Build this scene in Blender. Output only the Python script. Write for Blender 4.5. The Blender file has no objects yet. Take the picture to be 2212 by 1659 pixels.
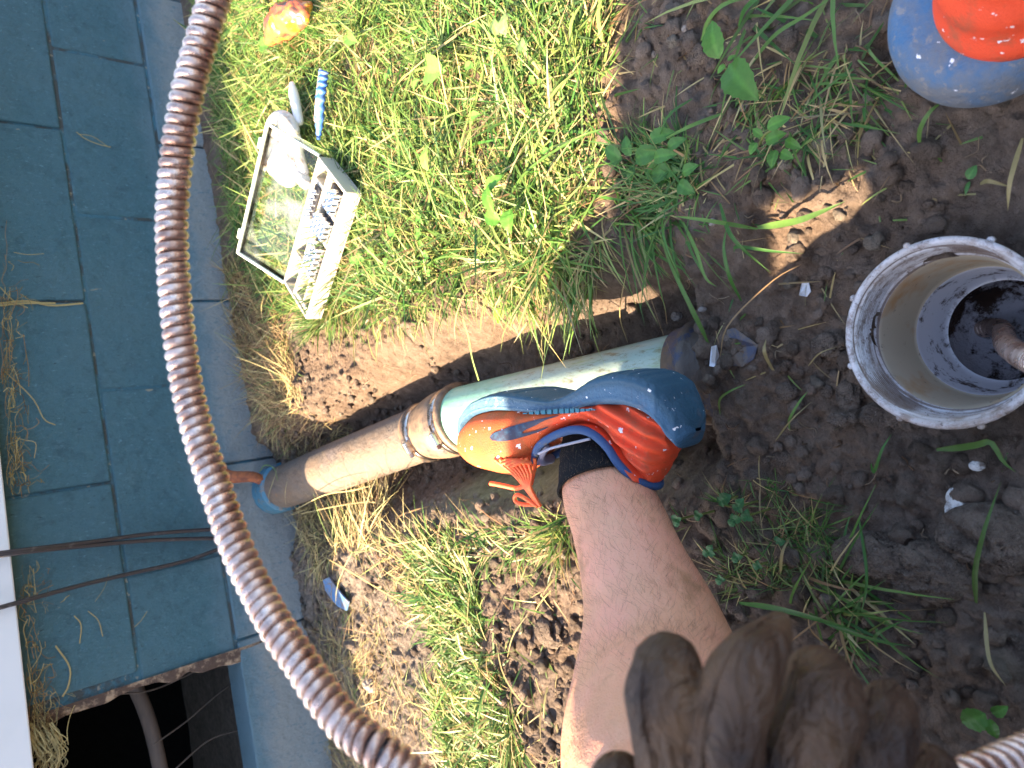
import bpy, math, random
import numpy as np
from mathutils import Vector, Matrix
rng = np.random.default_rng(7); random.seed(7)
S = bpy.context.scene; C = S.collection
# ------------------------------------------------------------------ camera
FPX, CX, CY = 1539.0, 1106.0, 829.5           # focal length and centre of the 2212 px wide photograph
PITCH, ROLL, HC = math.radians(41.423), math.radians(6.4126), .6557
F = np.array([0, math.cos(PITCH), -math.sin(PITCH)])
U = np.array([0, math.sin(PITCH), math.cos(PITCH)]); R = np.array([1., 0, 0])
L = math.cos(ROLL)*U + math.sin(ROLL)*R; T = math.cos(ROLL)*R - math.sin(ROLL)*U
CAM = np.array([0, 0, HC])
def ray(x, y): return F + L*(CX-x)/FPX + T*(CY-y)/FPX
def Pd(x, y, d): return CAM + ray(x, y)*d
def P(x, y, z=0.): r = ray(x, y); return CAM + r*(z-HC)/r[2]
cd = bpy.data.cameras.new('camera'); cam = bpy.data.objects.new('camera', cd); C.objects.link(cam)
cam.matrix_world = Matrix(((-L[0], T[0], -F[0], CAM[0]), (-L[1], T[1], -F[1], CAM[1]), (-L[2], T[2], -F[2], CAM[2]), (0, 0, 0, 1)))
cd.sensor_width = 36; cd.lens = FPX/2212*36; cd.clip_start = .01; cd.clip_end = 200
cd.dof.use_dof = True; cd.dof.focus_distance = .80; cd.dof.aperture_fstop = 9.5
S.camera = cam
# ------------------------------------------------------------------ light
SUNV = np.array([-.975, .219, .80]); SUNV /= np.linalg.norm(SUNV)
w = bpy.data.worlds.new('World'); S.world = w; w.use_nodes = True
nt = w.node_tree; bg = nt.nodes['Background']; sk = nt.nodes.new('ShaderNodeTexSky')
sk.sky_type = 'NISHITA'; sk.sun_disc = False
sk.sun_elevation = math.asin(SUNV[2]); sk.sun_rotation = math.atan2(SUNV[0], SUNV[1]); sk.air_density = 1.0; sk.dust_density = 3.
nt.links.new(sk.outputs[0], bg.inputs[0]); bg.inputs[1].default_value = .105
sd = bpy.data.lights.new('sun', 'SUN'); sd.energy = 5.0; sd.angle = math.radians(.5); sd.color = (1, .77, .52)
so = bpy.data.objects.new('sun', sd); C.objects.link(so)
so.rotation_euler = Vector(SUNV).to_track_quat('Z', 'Y').to_euler()
S.view_settings.view_transform = 'Standard'; S.view_settings.look = 'None'; S.view_settings.exposure = 2.85; S.view_settings.gamma = 1
S.render.engine = 'CYCLES'
# ------------------------------------------------------------------ helpers
def mesh(name, v, f, mat, parent=None, col=None, smooth=True, uv=None):
    me = bpy.data.meshes.new(name)
    v = np.asarray(v, dtype=np.float32).reshape(-1, 3)
    if isinstance(f, np.ndarray):
        n = f.shape[1]; me.vertices.add(len(v)); me.vertices.foreach_set('co', v.ravel())
        me.loops.add(f.size); me.loops.foreach_set('vertex_index', f.astype(np.int32).ravel())
        me.polygons.add(len(f)); me.polygons.foreach_set('loop_start', (np.arange(len(f))*n).astype(np.int32))
        me.update(calc_edges=True)
    else:
        me.from_pydata(v.tolist(), [], f)
    if smooth: me.polygons.foreach_set('use_smooth', np.ones(len(me.polygons), dtype=bool))
    if col is not None:
        a = me.color_attributes.new('col', 'FLOAT_COLOR', 'POINT')
        c = np.ones((len(v), 4), dtype=np.float32); c[:, :3] = col; a.data.foreach_set('color', c.ravel())
    me.materials.append(mat); me.update()
    o = bpy.data.objects.new(name, me); C.objects.link(o)
    if parent: o.parent = parent
    return o
def tag(o, label=None, cat=None, group=None, kind=None):
    if label: o['label'] = label
    if cat: o['category'] = cat
    if group: o['group'] = group
    if kind: o['kind'] = kind
    return o
def empty(name, loc=(0, 0, 0)):
    o = bpy.data.objects.new(name, None); C.objects.link(o); o.location = Vector(loc); o.empty_display_size = .05
    return o
def keep(o, parent):   # child built in world coordinates
    o.parent = parent; o.matrix_parent_inverse = Matrix.Translation(parent.location).inverted(); return o
def grid_faces(n, m, closed=True):
    i = np.arange(n-1)[:, None]; j = np.arange(m if closed else m-1)[None, :]
    a = i*m+j; b = i*m+(j+1) % m
    return np.stack([a, b, b+m, a+m], -1).reshape(-1, 4)
def tube(pts, rad, n=12, cap=True, twist=0):
    pts = np.asarray(pts, float); k = len(pts); rad = np.broadcast_to(np.asarray(rad, float), (k,))
    t = np.gradient(pts, axis=0); t /= np.linalg.norm(t, axis=1)[:, None]+1e-12
    a = np.array([0, 0, 1.]) if abs(t[0, 2]) < .9 else np.array([1., 0, 0])
    u = np.cross(t[0], a); u /= np.linalg.norm(u); us = []
    for i in range(k):
        u = u-t[i]*(u@t[i]); u /= np.linalg.norm(u); us.append(u.copy())
    us = np.array(us); vs = np.cross(t, us)
    an = np.arange(n)*2*math.pi/n
    v = pts[:, None]+rad[:, None, None]*(us[:, None]*np.cos(an)[None, :, None]+vs[:, None]*np.sin(an)[None, :, None])
    v = v.reshape(-1, 3); f = grid_faces(k, n)
    if cap:
        v = np.vstack([v, pts[0], pts[-1]]); fl = f.tolist()
        for j in range(n):
            fl.append([k*n, (j+1) % n, j]); fl.append([k*n+1, (k-1)*n+j, (k-1)*n+(j+1) % n])
        return v, fl
    return v, f
def merge(parts):
    V = []; Fc = []; o = 0
    for v, f in parts:
        f = f.tolist() if isinstance(f, np.ndarray) else f
        V.append(np.asarray(v, float).reshape(-1, 3)); Fc += [[i+o for i in q] for q in f]; o += len(V[-1])
    return np.vstack(V), Fc
def spline(pts, n):     # Catmull-Rom through points of any dimension
    p = np.asarray(pts, float); p = np.vstack([2*p[0]-p[1], p, 2*p[-1]-p[-2]]); k = len(p)-3
    u = np.linspace(0, k-1e-9, n); i = u.astype(int); t = (u-i)[:, None]
    a, b, c, d = p[i], p[i+1], p[i+2], p[i+3]
    return .5*((2*b)+(-a+c)*t+(2*a-5*b+4*c-d)*t**2+(-a+3*b-3*c+d)*t**3)
def box(o, a, b, c):    # corner + three edge vectors
    o, a, b, c = map(np.asarray, (o, a, b, c))
    v = [o, o+a, o+a+b, o+b, o+c, o+a+c, o+a+b+c, o+b+c]
    f = [[0, 3, 2, 1], [4, 5, 6, 7], [0, 1, 5, 4], [1, 2, 6, 5], [2, 3, 7, 6], [3, 0, 4, 7]]
    if np.dot(np.cross(a, b), c) < 0: f = [q[::-1] for q in f]
    return np.array(v, float), f
def bevel(o, wd, seg=2):
    m = o.modifiers.new('bevel', 'BEVEL'); m.width = wd; m.segments = seg; m.limit_method = 'ANGLE'; return o
_perm = rng.integers(0, 1 << 30, 4096)
def vnoise(x, y, seed=0):
    xi = np.floor(x).astype(int); yi = np.floor(y).astype(int); fx = x-xi; fy = y-yi
    fx = fx*fx*(3-2*fx); fy = fy*fy*(3-2*fy)
    def h(a, b): return (_perm[(_perm[(a+seed*131) & 4095]+b*57+seed) & 4095] & 0xffff)/65535.
    return (h(xi, yi)*(1-fx)+h(xi+1, yi)*fx)*(1-fy)+(h(xi, yi+1)*(1-fx)+h(xi+1, yi+1)*fx)*fy
def fbm(x, y, o=5, seed=0):
    s = 0; a = .5; n = 0
    for i in range(o): s = s+a*vnoise(x*2**i+i*17.3, y*2**i-i*9.1, seed+i); n += a; a *= .5
    return s/n
def sstep(a, b, x): t = np.clip((x-a)/(b-a), 0, 1); return t*t*(3-2*t)
def inpoly(x, y, poly):
    x = np.asarray(x); y = np.asarray(y); r = np.zeros(x.shape, bool); n = len(poly)
    for i in range(n):
        x1, y1 = poly[i]; x2, y2 = poly[(i+1) % n]
        with np.errstate(divide='ignore', invalid='ignore'):
            c = ((y1 > y) != (y2 > y)) & (x < (x2-x1)*(y-y1)/(y2-y1+1e-12)+x1)
        r ^= c
    return r
def wpoly(px, z=0.): return [tuple(P(x, y, z)[:2]) for x, y in px]
# ------------------------------------------------------------------ materials
class M:
    def __init__(s, name, col=(.5, .5, .5), rough=.6, metal=0, spec=.5):
        s.m = bpy.data.materials.new(name); s.m.use_nodes = True; s.t = s.m.node_tree; s.N = s.t.nodes
        s.b = s.N['Principled BSDF']; s.out = s.N['Material Output']
        s.b.inputs['Base Color'].default_value = (*col, 1); s.b.inputs['Roughness'].default_value = rough
        s.b.inputs['Metallic'].default_value = metal; s.b.inputs['Specular IOR Level'].default_value = spec
        s.tc = s.N.new('ShaderNodeTexCoord'); s.c = None
    def link(s, a, b): s.t.links.new(a, b)
    def coord(s, scale=(1, 1, 1)):
        mp = s.N.new('ShaderNodeMapping'); mp.inputs['Scale'].default_value = scale
        s.link(s.tc.outputs['Object'], mp.inputs[0]); return mp.outputs[0]
    def noise(s, sc, det=4, rough=.6, scale=(1, 1, 1), dist=0):
        n = s.N.new('ShaderNodeTexNoise'); n.inputs['Scale'].default_value = sc; n.inputs['Detail'].default_value = det
        n.inputs['Roughness'].default_value = rough; n.inputs['Distortion'].default_value = dist
        s.link(s.coord(scale), n.inputs['Vector']); return n.outputs['Fac']
    def ramp(s, fac, a, b, ca=(0, 0, 0), cb=(1, 1, 1)):
        r = s.N.new('ShaderNodeValToRGB'); r.color_ramp.elements[0].position = a; r.color_ramp.elements[1].position = b
        r.color_ramp.elements[0].color = (*ca, 1); r.color_ramp.elements[1].color = (*cb, 1); s.link(fac, r.inputs[0]); return r.outputs[0]
    def cur(s):
        l = s.b.inputs['Base Color'].links
        return l[0].from_socket if l else None
    def mix(s, fac, col, mode='MIX', f=1.0):     # mixes a colour over the current base colour
        x = s.N.new('ShaderNodeMix'); x.data_type = 'RGBA'; x.blend_type = mode
        c = s.cur()
        if c: s.link(c, x.inputs[6])
        else: x.inputs[6].default_value = s.b.inputs['Base Color'].default_value
        if isinstance(col, tuple): x.inputs[7].default_value = (*col, 1)
        else: s.link(col, x.inputs[7])
        if f != 1.0:
            mu = s.N.new('ShaderNodeMath'); mu.operation = 'MULTIPLY'; mu.inputs[1].default_value = f; s.link(fac, mu.inputs[0]); fac = mu.outputs[0]
        s.link(fac, x.inputs[0]); s.link(x.outputs[2], s.b.inputs['Base Color']); return s
    def attr(s):
        a = s.N.new('ShaderNodeAttribute'); a.attribute_name = 'col'; s.link(a.outputs['Color'], s.b.inputs['Base Color']); return s
    def bump(s, h, dist, st=1.):
        b = s.N.new('ShaderNodeBump'); b.inputs['Distance'].default_value = dist; b.inputs['Strength'].default_value = st
        s.link(h, b.inputs['Height']); n = s.b.inputs['Normal'].links
        if n: s.link(n[0].from_socket, b.inputs['Normal'])
        s.link(b.outputs[0], s.b.inputs['Normal']); return s
    def axis(s, k, space='Object'):
        x = s.N.new('ShaderNodeSeparateXYZ'); s.link(s.tc.outputs[space], x.inputs[0]); return x.outputs[k]
    def math(s, op, a, b):
        m = s.N.new('ShaderNodeMath'); m.operation = op
        for i, v in enumerate((a, b)):
            if isinstance(v, (int, float)): m.inputs[i].default_value = v
            else: s.link(v, m.inputs[i])
        return m.outputs[0]
# soil: vertex colour carries the kind of soil (dark loam, pale dry crust)
m = M('soil', rough=.95, spec=.2).attr(); soil = m.m
m.mix(m.ramp(m.noise(60, 5, .7), .35, .70), (.45, .42, .40), 'MULTIPLY', .9); m.mix(m.ramp(m.noise(120, 5, .7), .58, .66), (.20, .16, .13), 'MIX', .5)
m.mix(m.ramp(m.noise(420, 4, .7), .58, .72), (.32, .26, .20), 'MIX', .35)
m.mix(m.ramp(m.noise(14, 4, .6), .45, .7), (.62, .58, .55), 'MULTIPLY', .7)
m.bump(m.noise(800, 5, .8), .004); m.bump(m.noise(180, 5, .75), .009)
def leafmat(name, tr=.35, rough=.45):
    m = M(name, rough=rough, spec=.35).attr()
    m.mix(m.ramp(m.noise(350, 3, .6), .3, .7), (.7, .75, .7), 'MULTIPLY', .5)
    t = m.N.new('ShaderNodeBsdfTranslucent'); m.link(m.cur(), t.inputs[0]); x = m.N.new('ShaderNodeMixShader'); x.inputs[0].default_value = tr
    m.link(m.b.outputs[0], x.inputs[1]); m.link(t.outputs[0], x.inputs[2]); m.link(x.outputs[0], m.out.inputs[0]); return m.m
grassm = leafmat('grass_blade'); leafm = leafmat('weed_leaf', .3); strawm = leafmat('dry_straw', .2, .7)
# blue painted block
m = M('blue_masonry_paint', (.056, .148, .190), .62, spec=.35); paint = m.m
m.mix(m.ramp(m.noise(5, 5, .6), .35, .7), (.066, .158, .205), 'MIX', .8); m.mix(m.ramp(m.noise(38, 6, .7), .50, .66), (.034, .092, .124), 'MIX', .6); m.mix(m.ramp(m.noise(3, 5, .65), .46, .62), (.080, .165, .200), 'MIX', .6)
m.mix(m.ramp(m.noise(260, 3, .6, (1, 1, .35)), .63, .72), (.14, .29, .36), 'MIX', .75)
m.mix(m.ramp(m.noise(200, 4, .6, (1, 1, .4)), .66, .72), (.015, .04, .055), 'MIX', .8)
m.mix(m.ramp(m.noise(90, 2, .5, (1, 1, .25)), .76, .80), (.36, .33, .24), 'MIX', .9)
fade = m.math('SUBTRACT', m.math('ADD', .115, m.math('MULTIPLY', m.noise(9, 6, .65), .09)), m.axis(2))
m.mix(m.ramp(fade, .015, .12), (.17, .26, .32), 'MIX', .9)
m.mix(m.ramp(m.math('ADD', fade, m.math('MULTIPLY', m.noise(50, 5, .7), .06)), .115, .165), (.33, .33, .31), 'MIX', .75)
m.mix(m.ramp(m.noise(120, 5, .75, (1, 1, .4)), .57, .64), (.095, .20, .25), 'MIX', .6); m.bump(m.noise(150, 6, .8, (1, 1, .5)), .010, 1.0); m.bump(m.noise(600, 3, .6), .0015); m.bump(m.noise(25, 4), .006)
m = M('mortar_paint', (.042, .115, .158), .8, spec=.3); mortarm = m.m
m.mix(m.ramp(m.noise(11, 5, .7), .46, .56), (.05, .045, .038), 'MIX', .8); m.mix(m.ramp(m.noise(70, 4), .6, .66), (.30, .27, .21), 'MIX', .6)
m.bump(m.noise(150, 5), .004)
m = M('raw_block_edge', (.085, .06, .05), .95, spec=.1); rawm = m.m
m.mix(m.ramp(m.noise(35, 5, .7), .5, .62), (.32, .24, .17)); m.bump(m.noise(120, 5, .7), .006)
m = M('white_vinyl', (.56, .58, .61), .45); vinyl = m.m; m.mix(m.ramp(m.noise(6, 4), .5, .8), (.50, .52, .54))
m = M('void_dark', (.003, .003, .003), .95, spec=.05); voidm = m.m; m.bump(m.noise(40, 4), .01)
m = M('wood_joist', (.075, .058, .05), .8); joistm = m.m; m.mix(m.ramp(m.noise(30, 5, .6, (1, 1, 8)), .4, .7), (.10, .075, .06))
m = M('black_rubber', (.022, .022, .026), .5); rubber = m.m; m.mix(m.ramp(m.noise(38, 5, .65), .36, .56), (.20, .135, .085), 'MIX', .92); m.bump(m.noise(300, 3), .0006)
m = M('cable_jacket', (.02, .02, .028), .35); jacket = m.m; m.mix(m.ramp(m.noise(80, 3), .6, .7), (.06, .06, .07))
# metals
m = M('spring_steel', (.66, .50, .42), .30, .85); spring = m.m
m.mix(m.ramp(m.noise(45, 5, .65), .44, .66), (.30, .15, .10), 'MIX', .8); m.mix(m.ramp(m.noise(220, 4, .7), .58, .68), (.22, .11, .07), 'MIX', .6)
ux = m.ramp(m.noise(60, 4), .4, .7, (.18, .18, .18), (.5, .5, .5)); m.link(ux, m.b.inputs['Roughness']); m.bump(m.noise(700, 3), .0004)
m = M('chrome', (.78, .79, .82), .12, 1.); chrome = m.m; m.bump(m.noise(300, 2), .0001)
m = M('stainless_clamp', (.55, .52, .48), .28, 1.); clampm = m.m; m.mix(m.ramp(m.noise(90, 5, .7), .45, .6), (.24, .15, .09))
m = M('galvanised_grey_paint', (.12, .10, .083), .7, spec=.4); greyp = m.m
m.mix(m.ramp(m.noise(16, 5, .6, (2, 1, 2)), .38, .68), (.165, .115, .078)); m.mix(m.ramp(m.noise(70, 4, .6), .64, .74), (.28, .13, .05), 'MIX', .7)
m.mix(m.ramp(m.noise(7, 4, .6), .55, .72), (.17, .14, .145), 'MIX', .6)
m.mix(m.ramp(m.noise(33, 6, .7, (3, .6, 3)), .54, .68), (.085, .06, .045), 'MIX', .8); m.bump(m.noise(60, 6, .7), .006); m.bump(m.noise(500, 3), .0006)
m = M('green_sewer_plastic', (.30, .40, .33), .38); greenp = m.m
m.mix(m.ramp(m.noise(9, 4, .6, (2, .6, 2)), .4, .7), (.38, .45, .37)); m.mix(m.ramp(m.noise(40, 6, .75, (2, .7, 2)), .52, .66), (.16, .13, .06), 'MIX', .9)
m.mix(m.ramp(m.noise(18, 6, .75, (3, .4, 3)), .52, .68), (.20, .30, .12), 'MIX', .85); m.mix(m.ramp(m.noise(150, 4, .7, (2, .5, 2)), .60, .68), (.10, .075, .045), 'MIX', .7)
ye = m.axis(1); m.mix(m.ramp(m.math('SUBTRACT', m.math('ADD', .50, m.math('MULTIPLY', m.noise(45, 6, .7), .05)), ye), 0, .05), (.24, .26, .07), 'MIX', .8)
m.mix(m.ramp(m.math('SUBTRACT', m.math('MULTIPLY', m.noise(60, 6, .7), .06), m.math('SUBTRACT', ye, .395)), .002, .010), (.075, .055, .042), 'MIX', .97)
ll = m.ramp(m.math('ADD', ye, m.math('MULTIPLY', m.noise(50, 5), .06)), .80, .88); m.mix(ll, (.16, .52, .36), 'MIX', .5)
m.bump(m.noise(70, 5), .0008)
m = M('white_pvc_dirty', (.50, .49, .50), .4); pvc = m.m
m.mix(m.ramp(m.noise(38, 6, .8, (1, 1, 3)), .46, .60), (.12, .075, .05), 'MIX', .85); m.mix(m.ramp(m.noise(14, 3, .6), .5, .62), (.30, .22, .16), 'MIX', .5); m.mix(m.ramp(m.noise(240, 4, .7), .60, .68), (.06, .035, .025), 'MIX', .8); 
gr_ = m.math('SINE', m.math('MULTIPLY', m.axis(2), 2*math.pi/.0030), 0.)
dz_ = m.ramp(m.math('MULTIPLY', m.math('GREATER_THAN', .0295, m.axis(2)), m.math('ADD', gr_, m.math('MULTIPLY', m.noise(40, 5, .7), 1.6))), .70, 1.1)
m.mix(dz_, (.10, .06, .04), 'MIX', .8); m.bump(m.noise(180, 4), .0008)
m = M('beige_pvc', (.34, .29, .21), .35); beige = m.m
m.mix(m.ramp(m.noise(22, 5, .6), .5, .66), (.30, .15, .045), 'MIX', .75); m.mix(m.ramp(m.noise(140, 5, .7), .62, .7), (.06, .04, .03), 'MIX', .7)
m = M('grey_pvc_wet', (.48, .49, .54), .22); gpvc = m.m
m.mix(m.ramp(m.noise(38, 6, .75), .53, .62), (.04, .022, .015), 'MIX', .92)
m = M('sludge', (.035, .020, .014), .15); sludge = m.m
m.mix(m.ramp(m.noise(20, 6, .7), .47, .54), (.50, .50, .56), 'MIX', .85); m.bump(m.noise(70, 5), .004)
m = M('blue_painted_iron', (.045, .15, .22), .5); bluep = m.m; m.mix(m.ramp(m.noise(45, 5, .7), .52, .60), (.17, .14, .11), 'MIX', .8); m.bump(m.noise(90, 4), .003)
m = M('rusty_iron', (.30, .09, .03), .8); rust = m.m; m.mix(m.ramp(m.noise(70, 5, .7), .4, .65), (.10, .03, .02)); m.bump(m.noise(120, 5), .002)
m = M('stone_mat', (.20, .175, .155), .85); stonem = m.m; m.mix(m.ramp(m.noise(60, 5, .7), .4, .7), (.11, .085, .07)); m.bump(m.noise(200, 5), .002)
m = M('white_rubble', (.50, .50, .48), .85); rubble = m.m; m.mix(m.ramp(m.noise(50, 5, .7), .45, .6), (.13, .10, .08)); m.bump(m.noise(150, 5), .003)
m = M('skin', (.60, .305, .18), .48, spec=.4); skin = m.m
m.b.inputs['Subsurface Weight'].default_value = .12; m.b.inputs['Subsurface Radius'].default_value = (.012, .005, .003); m.b.inputs['Subsurface Scale'].default_value = .5
m.mix(m.ramp(m.noise(18, 5, .6), .4, .7), (.66, .30, .20)); m.mix(m.ramp(m.noise(24, 6, .7), .54, .70), (.34, .18, .09), 'MIX', .8)
m.mix(m.ramp(m.noise(260, 4, .6), .69, .74), (.10, .05, .03), 'MIX', .8); m.mix(m.ramp(m.noise(8, 4, .6), .5, .7), (.50, .235, .12), 'MIX', .6); m.bump(m.noise(420, 4, .6), .0008); m.bump(m.noise(70, 4, .6), .0015)
m = M('hair_mat', (.13, .07, .035), .6); hairm = m.m
m = M('sock_knit', (.010, .010, .011), .95, spec=.15); sockm = m.m; m.mix(m.ramp(m.noise(260, 4, .7), .62, .70), (.12, .10, .05), 'MIX', .6); m.bump(m.noise(700, 2), .001)
m = M('sock_band', (.26, .26, .32), .9); bandm = m.m
def splat(m, thr=.70):
    m.mix(m.ramp(m.noise(95, 4, .55, (1, 1, 1.4)), thr, thr+.02), (.78, .78, .80)); return m
m = M('shoe_upper', rough=.62, spec=.3).attr(); upperm = m.m
m.mix(m.ramp(m.noise(45, 5, .7), .5, .72), (.18, .10, .05), 'MIX', .6); splat(m, .655); m.bump(m.noise(900, 2, .5), .0008)
m = M('shoe_sole', (.035, .12, .22), .6, spec=.35).attr(); solem = m.m
m.mix(m.ramp(m.noise(25, 5, .6), .4, .7), (.045, .095, .15), 'MIX', .35); m.mix(m.ramp(m.noise(30, 5, .7), .60, .72), (.12, .09, .09), 'MIX', .7); splat(m, .67)
m.bump(m.noise(250, 3), .0012)
m = M('shoe_sole_dusty', (.05, .13, .25), .6, spec=.3); sole2m = m.m
m.mix(m.ramp(m.noise(22, 6, .7), .40, .60), (.17, .16, .15), 'MIX', .75); m.mix(m.ramp(m.noise(120, 5, .75), .56, .64), (.26, .23, .20), 'MIX', .6); splat(m, .69); m.bump(m.noise(150, 5, .7), .002)
m = M('navy_trim', (.012, .018, .05), .7); navy = m.m; m.mix(m.ramp(m.noise(90, 4), .55, .7), (.03, .12, .20), 'MIX', .6)
m = M('collar_fabric', (.022, .062, .16), .8); collarm = m.m; m.mix(m.ramp(m.noise(60, 4), .6, .7), (.12, .11, .08)); m.bump(m.noise(500, 2), .0008)
m = M('orange_lace', (.85, .13, .035), .6); lacem = m.m; m.mix(m.ramp(m.noise(130, 3), .5, .7), (.8, .25, .06)); m.bump(m.noise(700, 2), .0006)
m = M('teal_rubber', (.015, .12, .17), .6); tealm = m.m
m = M('tongue_fabric', (.22, .23, .33), .9); tonguem = m.m
m = M('dirty_leather', (.062, .034, .020), .6, spec=.35); leather = m.m
m.mix(m.ramp(m.noise(16, 5, .6), .45, .7), (.12, .062, .028)); m.mix(m.ramp(m.noise(20, 5, .6), .46, .66), (.020, .011, .009), 'MIX', .85); m.mix(m.ramp(m.noise(9, 3, .6), .58, .7), (.15, .085, .038), 'MIX', .6)
m.bump(m.noise(40, 4, .55, (1, 2.2, 1), 1.5), .009); m.bump(m.noise(350, 4), .0008)
m = M('cloth_dark', (.05, .055, .07), .9); clothm = m.m; m.bump(m.noise(60, 4), .004)
m = M('ivory_plastic', (.42, .39, .33), .35); ivory = m.m
m = M('black_rack', (.014, .014, .017), .5); rackm = m.m
m = M('blue_scrap', (.06, .16, .34), .45); bscrap = m.m; m.mix(m.ramp(m.noise(60, 5, .7), .45, .6), (.17, .16, .16), 'MIX', .8)
m = M('white_scrap', (.50, .51, .53), .3); wscrap = m.m; m.mix(m.ramp(m.noise(70, 5), .55, .65), (.35, .3, .25), 'MIX', .7)
m = M('dirty_white_cloth', (.62, .56, .50), .85); dwcloth = m.m; m.mix(m.ramp(m.noise(40, 5, .7), .45, .62), (.26, .17, .11), 'MIX', .7); m.bump(m.noise(80, 5), .003)
m = M('orange_wrap', (.42, .10, .04), .3); owrap = m.m; m.mix(m.ramp(m.noise(38, 4), .54, .60), (.60, .30, .02)); m.mix(m.ramp(m.noise(30, 4), .50, .58), (.10, .06, .05), 'MIX', .85)
m = M('weathered_wood', (.22, .17, .12), .85); woodm = m.m; m.mix(m.ramp(m.noise(20, 5, .6, (3, 3, .3)), .4, .7), (.13, .10, .07)); m.bump(m.noise(60, 4, .6, (3, 3, .3)), .003)
m = bpy.data.materials.new('clear_plastic'); m.use_nodes = True; clear = m; t_ = m.node_tree; t_.nodes.remove(t_.nodes['Principled BSDF'])
a_ = t_.nodes.new('ShaderNodeBsdfTransparent'); a_.inputs[0].default_value = (.95, .985, .98, 1); g_ = t_.nodes.new('ShaderNodeBsdfGlossy'); g_.inputs[1].default_value = .05
d_ = t_.nodes.new('ShaderNodeBsdfDiffuse'); d_.inputs[0].default_value = (.8, .85, .85, 1)
fr = t_.nodes.new('ShaderNodeFresnel'); fr.inputs[0].default_value = 1.3; x1 = t_.nodes.new('ShaderNodeMixShader'); x2 = t_.nodes.new('ShaderNodeMixShader')
nz = t_.nodes.new('ShaderNodeTexNoise'); nz.inputs['Scale'].default_value = 14; nz.inputs['Detail'].default_value = 6; rp = t_.nodes.new('ShaderNodeValToRGB')
tc_ = t_.nodes.new('ShaderNodeTexCoord'); t_.links.new(tc_.outputs['Object'], nz.inputs['Vector'])
rp.color_ramp.elements[0].position = .5; rp.color_ramp.elements[1].position = .8; rp.color_ramp.elements[0].color = (.0, .0, .0, 1); rp.color_ramp.elements[1].color = (.16, .16, .16, 1)
t_.links.new(nz.outputs[0], rp.inputs[0]); t_.links.new(rp.outputs[0], x1.inputs[0]); t_.links.new(a_.outputs[0], x1.inputs[1]); t_.links.new(d_.outputs[0], x1.inputs[2])
t_.links.new(fr.outputs[0], x2.inputs[0]); t_.links.new(x1.outputs[0], x2.inputs[1]); t_.links.new(g_.outputs[0], x2.inputs[2]); t_.links.new(x2.outputs[0], t_.nodes['Material Output'].inputs[0])

# ================================================================== GROUND
WT = np.array([math.cos(math.radians(7.366)), math.sin(math.radians(7.366)), 0]); WN = np.array([WT[1], -WT[0], 0])  # wall direction, wall outward normal
WO = np.array([0, 1.7616, 0])
# pipe axis
PW = P(575, 1066, -.055); PG = P(995, 905, -.065); PE = P(1545, 800, -.075)
axY = np.array([PE[1], PG[1], PW[1]]); axX = np.array([PE[0], PG[0], PW[0]])
def axx(Y): return np.interp(Y, axY, axX)
LAWN = wpoly([(380, -400), (1345, -400), (1345, 60), (1320, 200), (1300, 330), (1310, 450), (1290, 540), (1215, 640), (1120, 665), (1010, 640), (965, 650), (880, 700), (740, 715), (650, 705), (570, 690), (540, 600), (490, 540), (462, 400), (440, 260), (400, 80)])
def height(X, Y):
    n1 = fbm(X*6, Y*6, 3, 3)-.5; n2 = fbm(X*22, Y*22, 4, 9)-.5
    s = X-axx(Y)+.05*(fbm(X*5+3, Y*5, 3, 21)-.5)
    inT = sstep(.425, .475, Y)
    wide = .045*sstep(.95, 1.3, Y)
    prof = 1-sstep(.075, .165, s)*(s > 0)-sstep(.07, .150+wide, -s)*(s < 0)
    prof = np.clip(prof, 0, 1)
    prof = prof*(1-.62*sstep(1.42, 1.66, Y))
    h = -.115*prof*inT+.020*(1-inT)*np.exp(-((X-.01)/.09)**2)*sstep(.30, .38, Y)
    h = h+.02*n1*(.3+.7*inT)+.012*n2+(.012*(np.abs(fbm(X*30, Y*30, 4, 19)-.5)*2-.3))*sstep(.75, .45, Y+.225*X)
    # bare dug area sits a little lower than the turf and is rougher
    dug = sstep(.62, .50, Y+.225*X)
    h = h-.006*dug
    # ground falls away along the wall towards the open hatch
    h = h-.06*sstep(-.05, -.5, X)*sstep(1.0, 1.6, Y)-.02*sstep(1.3, 1.7, Y)
    h = h+.040*sstep(.045, .165, X+.03*(fbm(X*9, Y*9, 3, 44)-.5))*sstep(.50, .40, Y)
    return h
def axis_coords(a, b, st, lo, hi):
    c = list(np.arange(a, b, st)); s = st
    while c[-1] < hi: s *= 1.25; c.append(c[-1]+s)
    s = st
    while c[0] > lo: s *= 1.25; c.insert(0, c[0]-s)
    return np.array(c)
gx = axis_coords(-.78, .80, .0026, -9, 9); gy = axis_coords(.08, 1.80, .0026, -9, 12)
GX, GY = np.meshgrid(gx, gy, indexing='ij')
H = height(GX, GY)
def soft(px, amp=1.0, bl=10):
    pass
lawnmask = inpoly(GX, GY, LAWN)
dugmask = np.clip(1-lawnmask*.85, 0, 1)
ncl = 3000
cxs = rng.uniform(-.6, .75, ncl); cys = rng.uniform(.08, 1.75, ncl); crr = .0055+.0115*rng.random(ncl)**3
i0 = np.searchsorted(gx, -.78); j0 = np.searchsorted(gy, .08)
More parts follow.
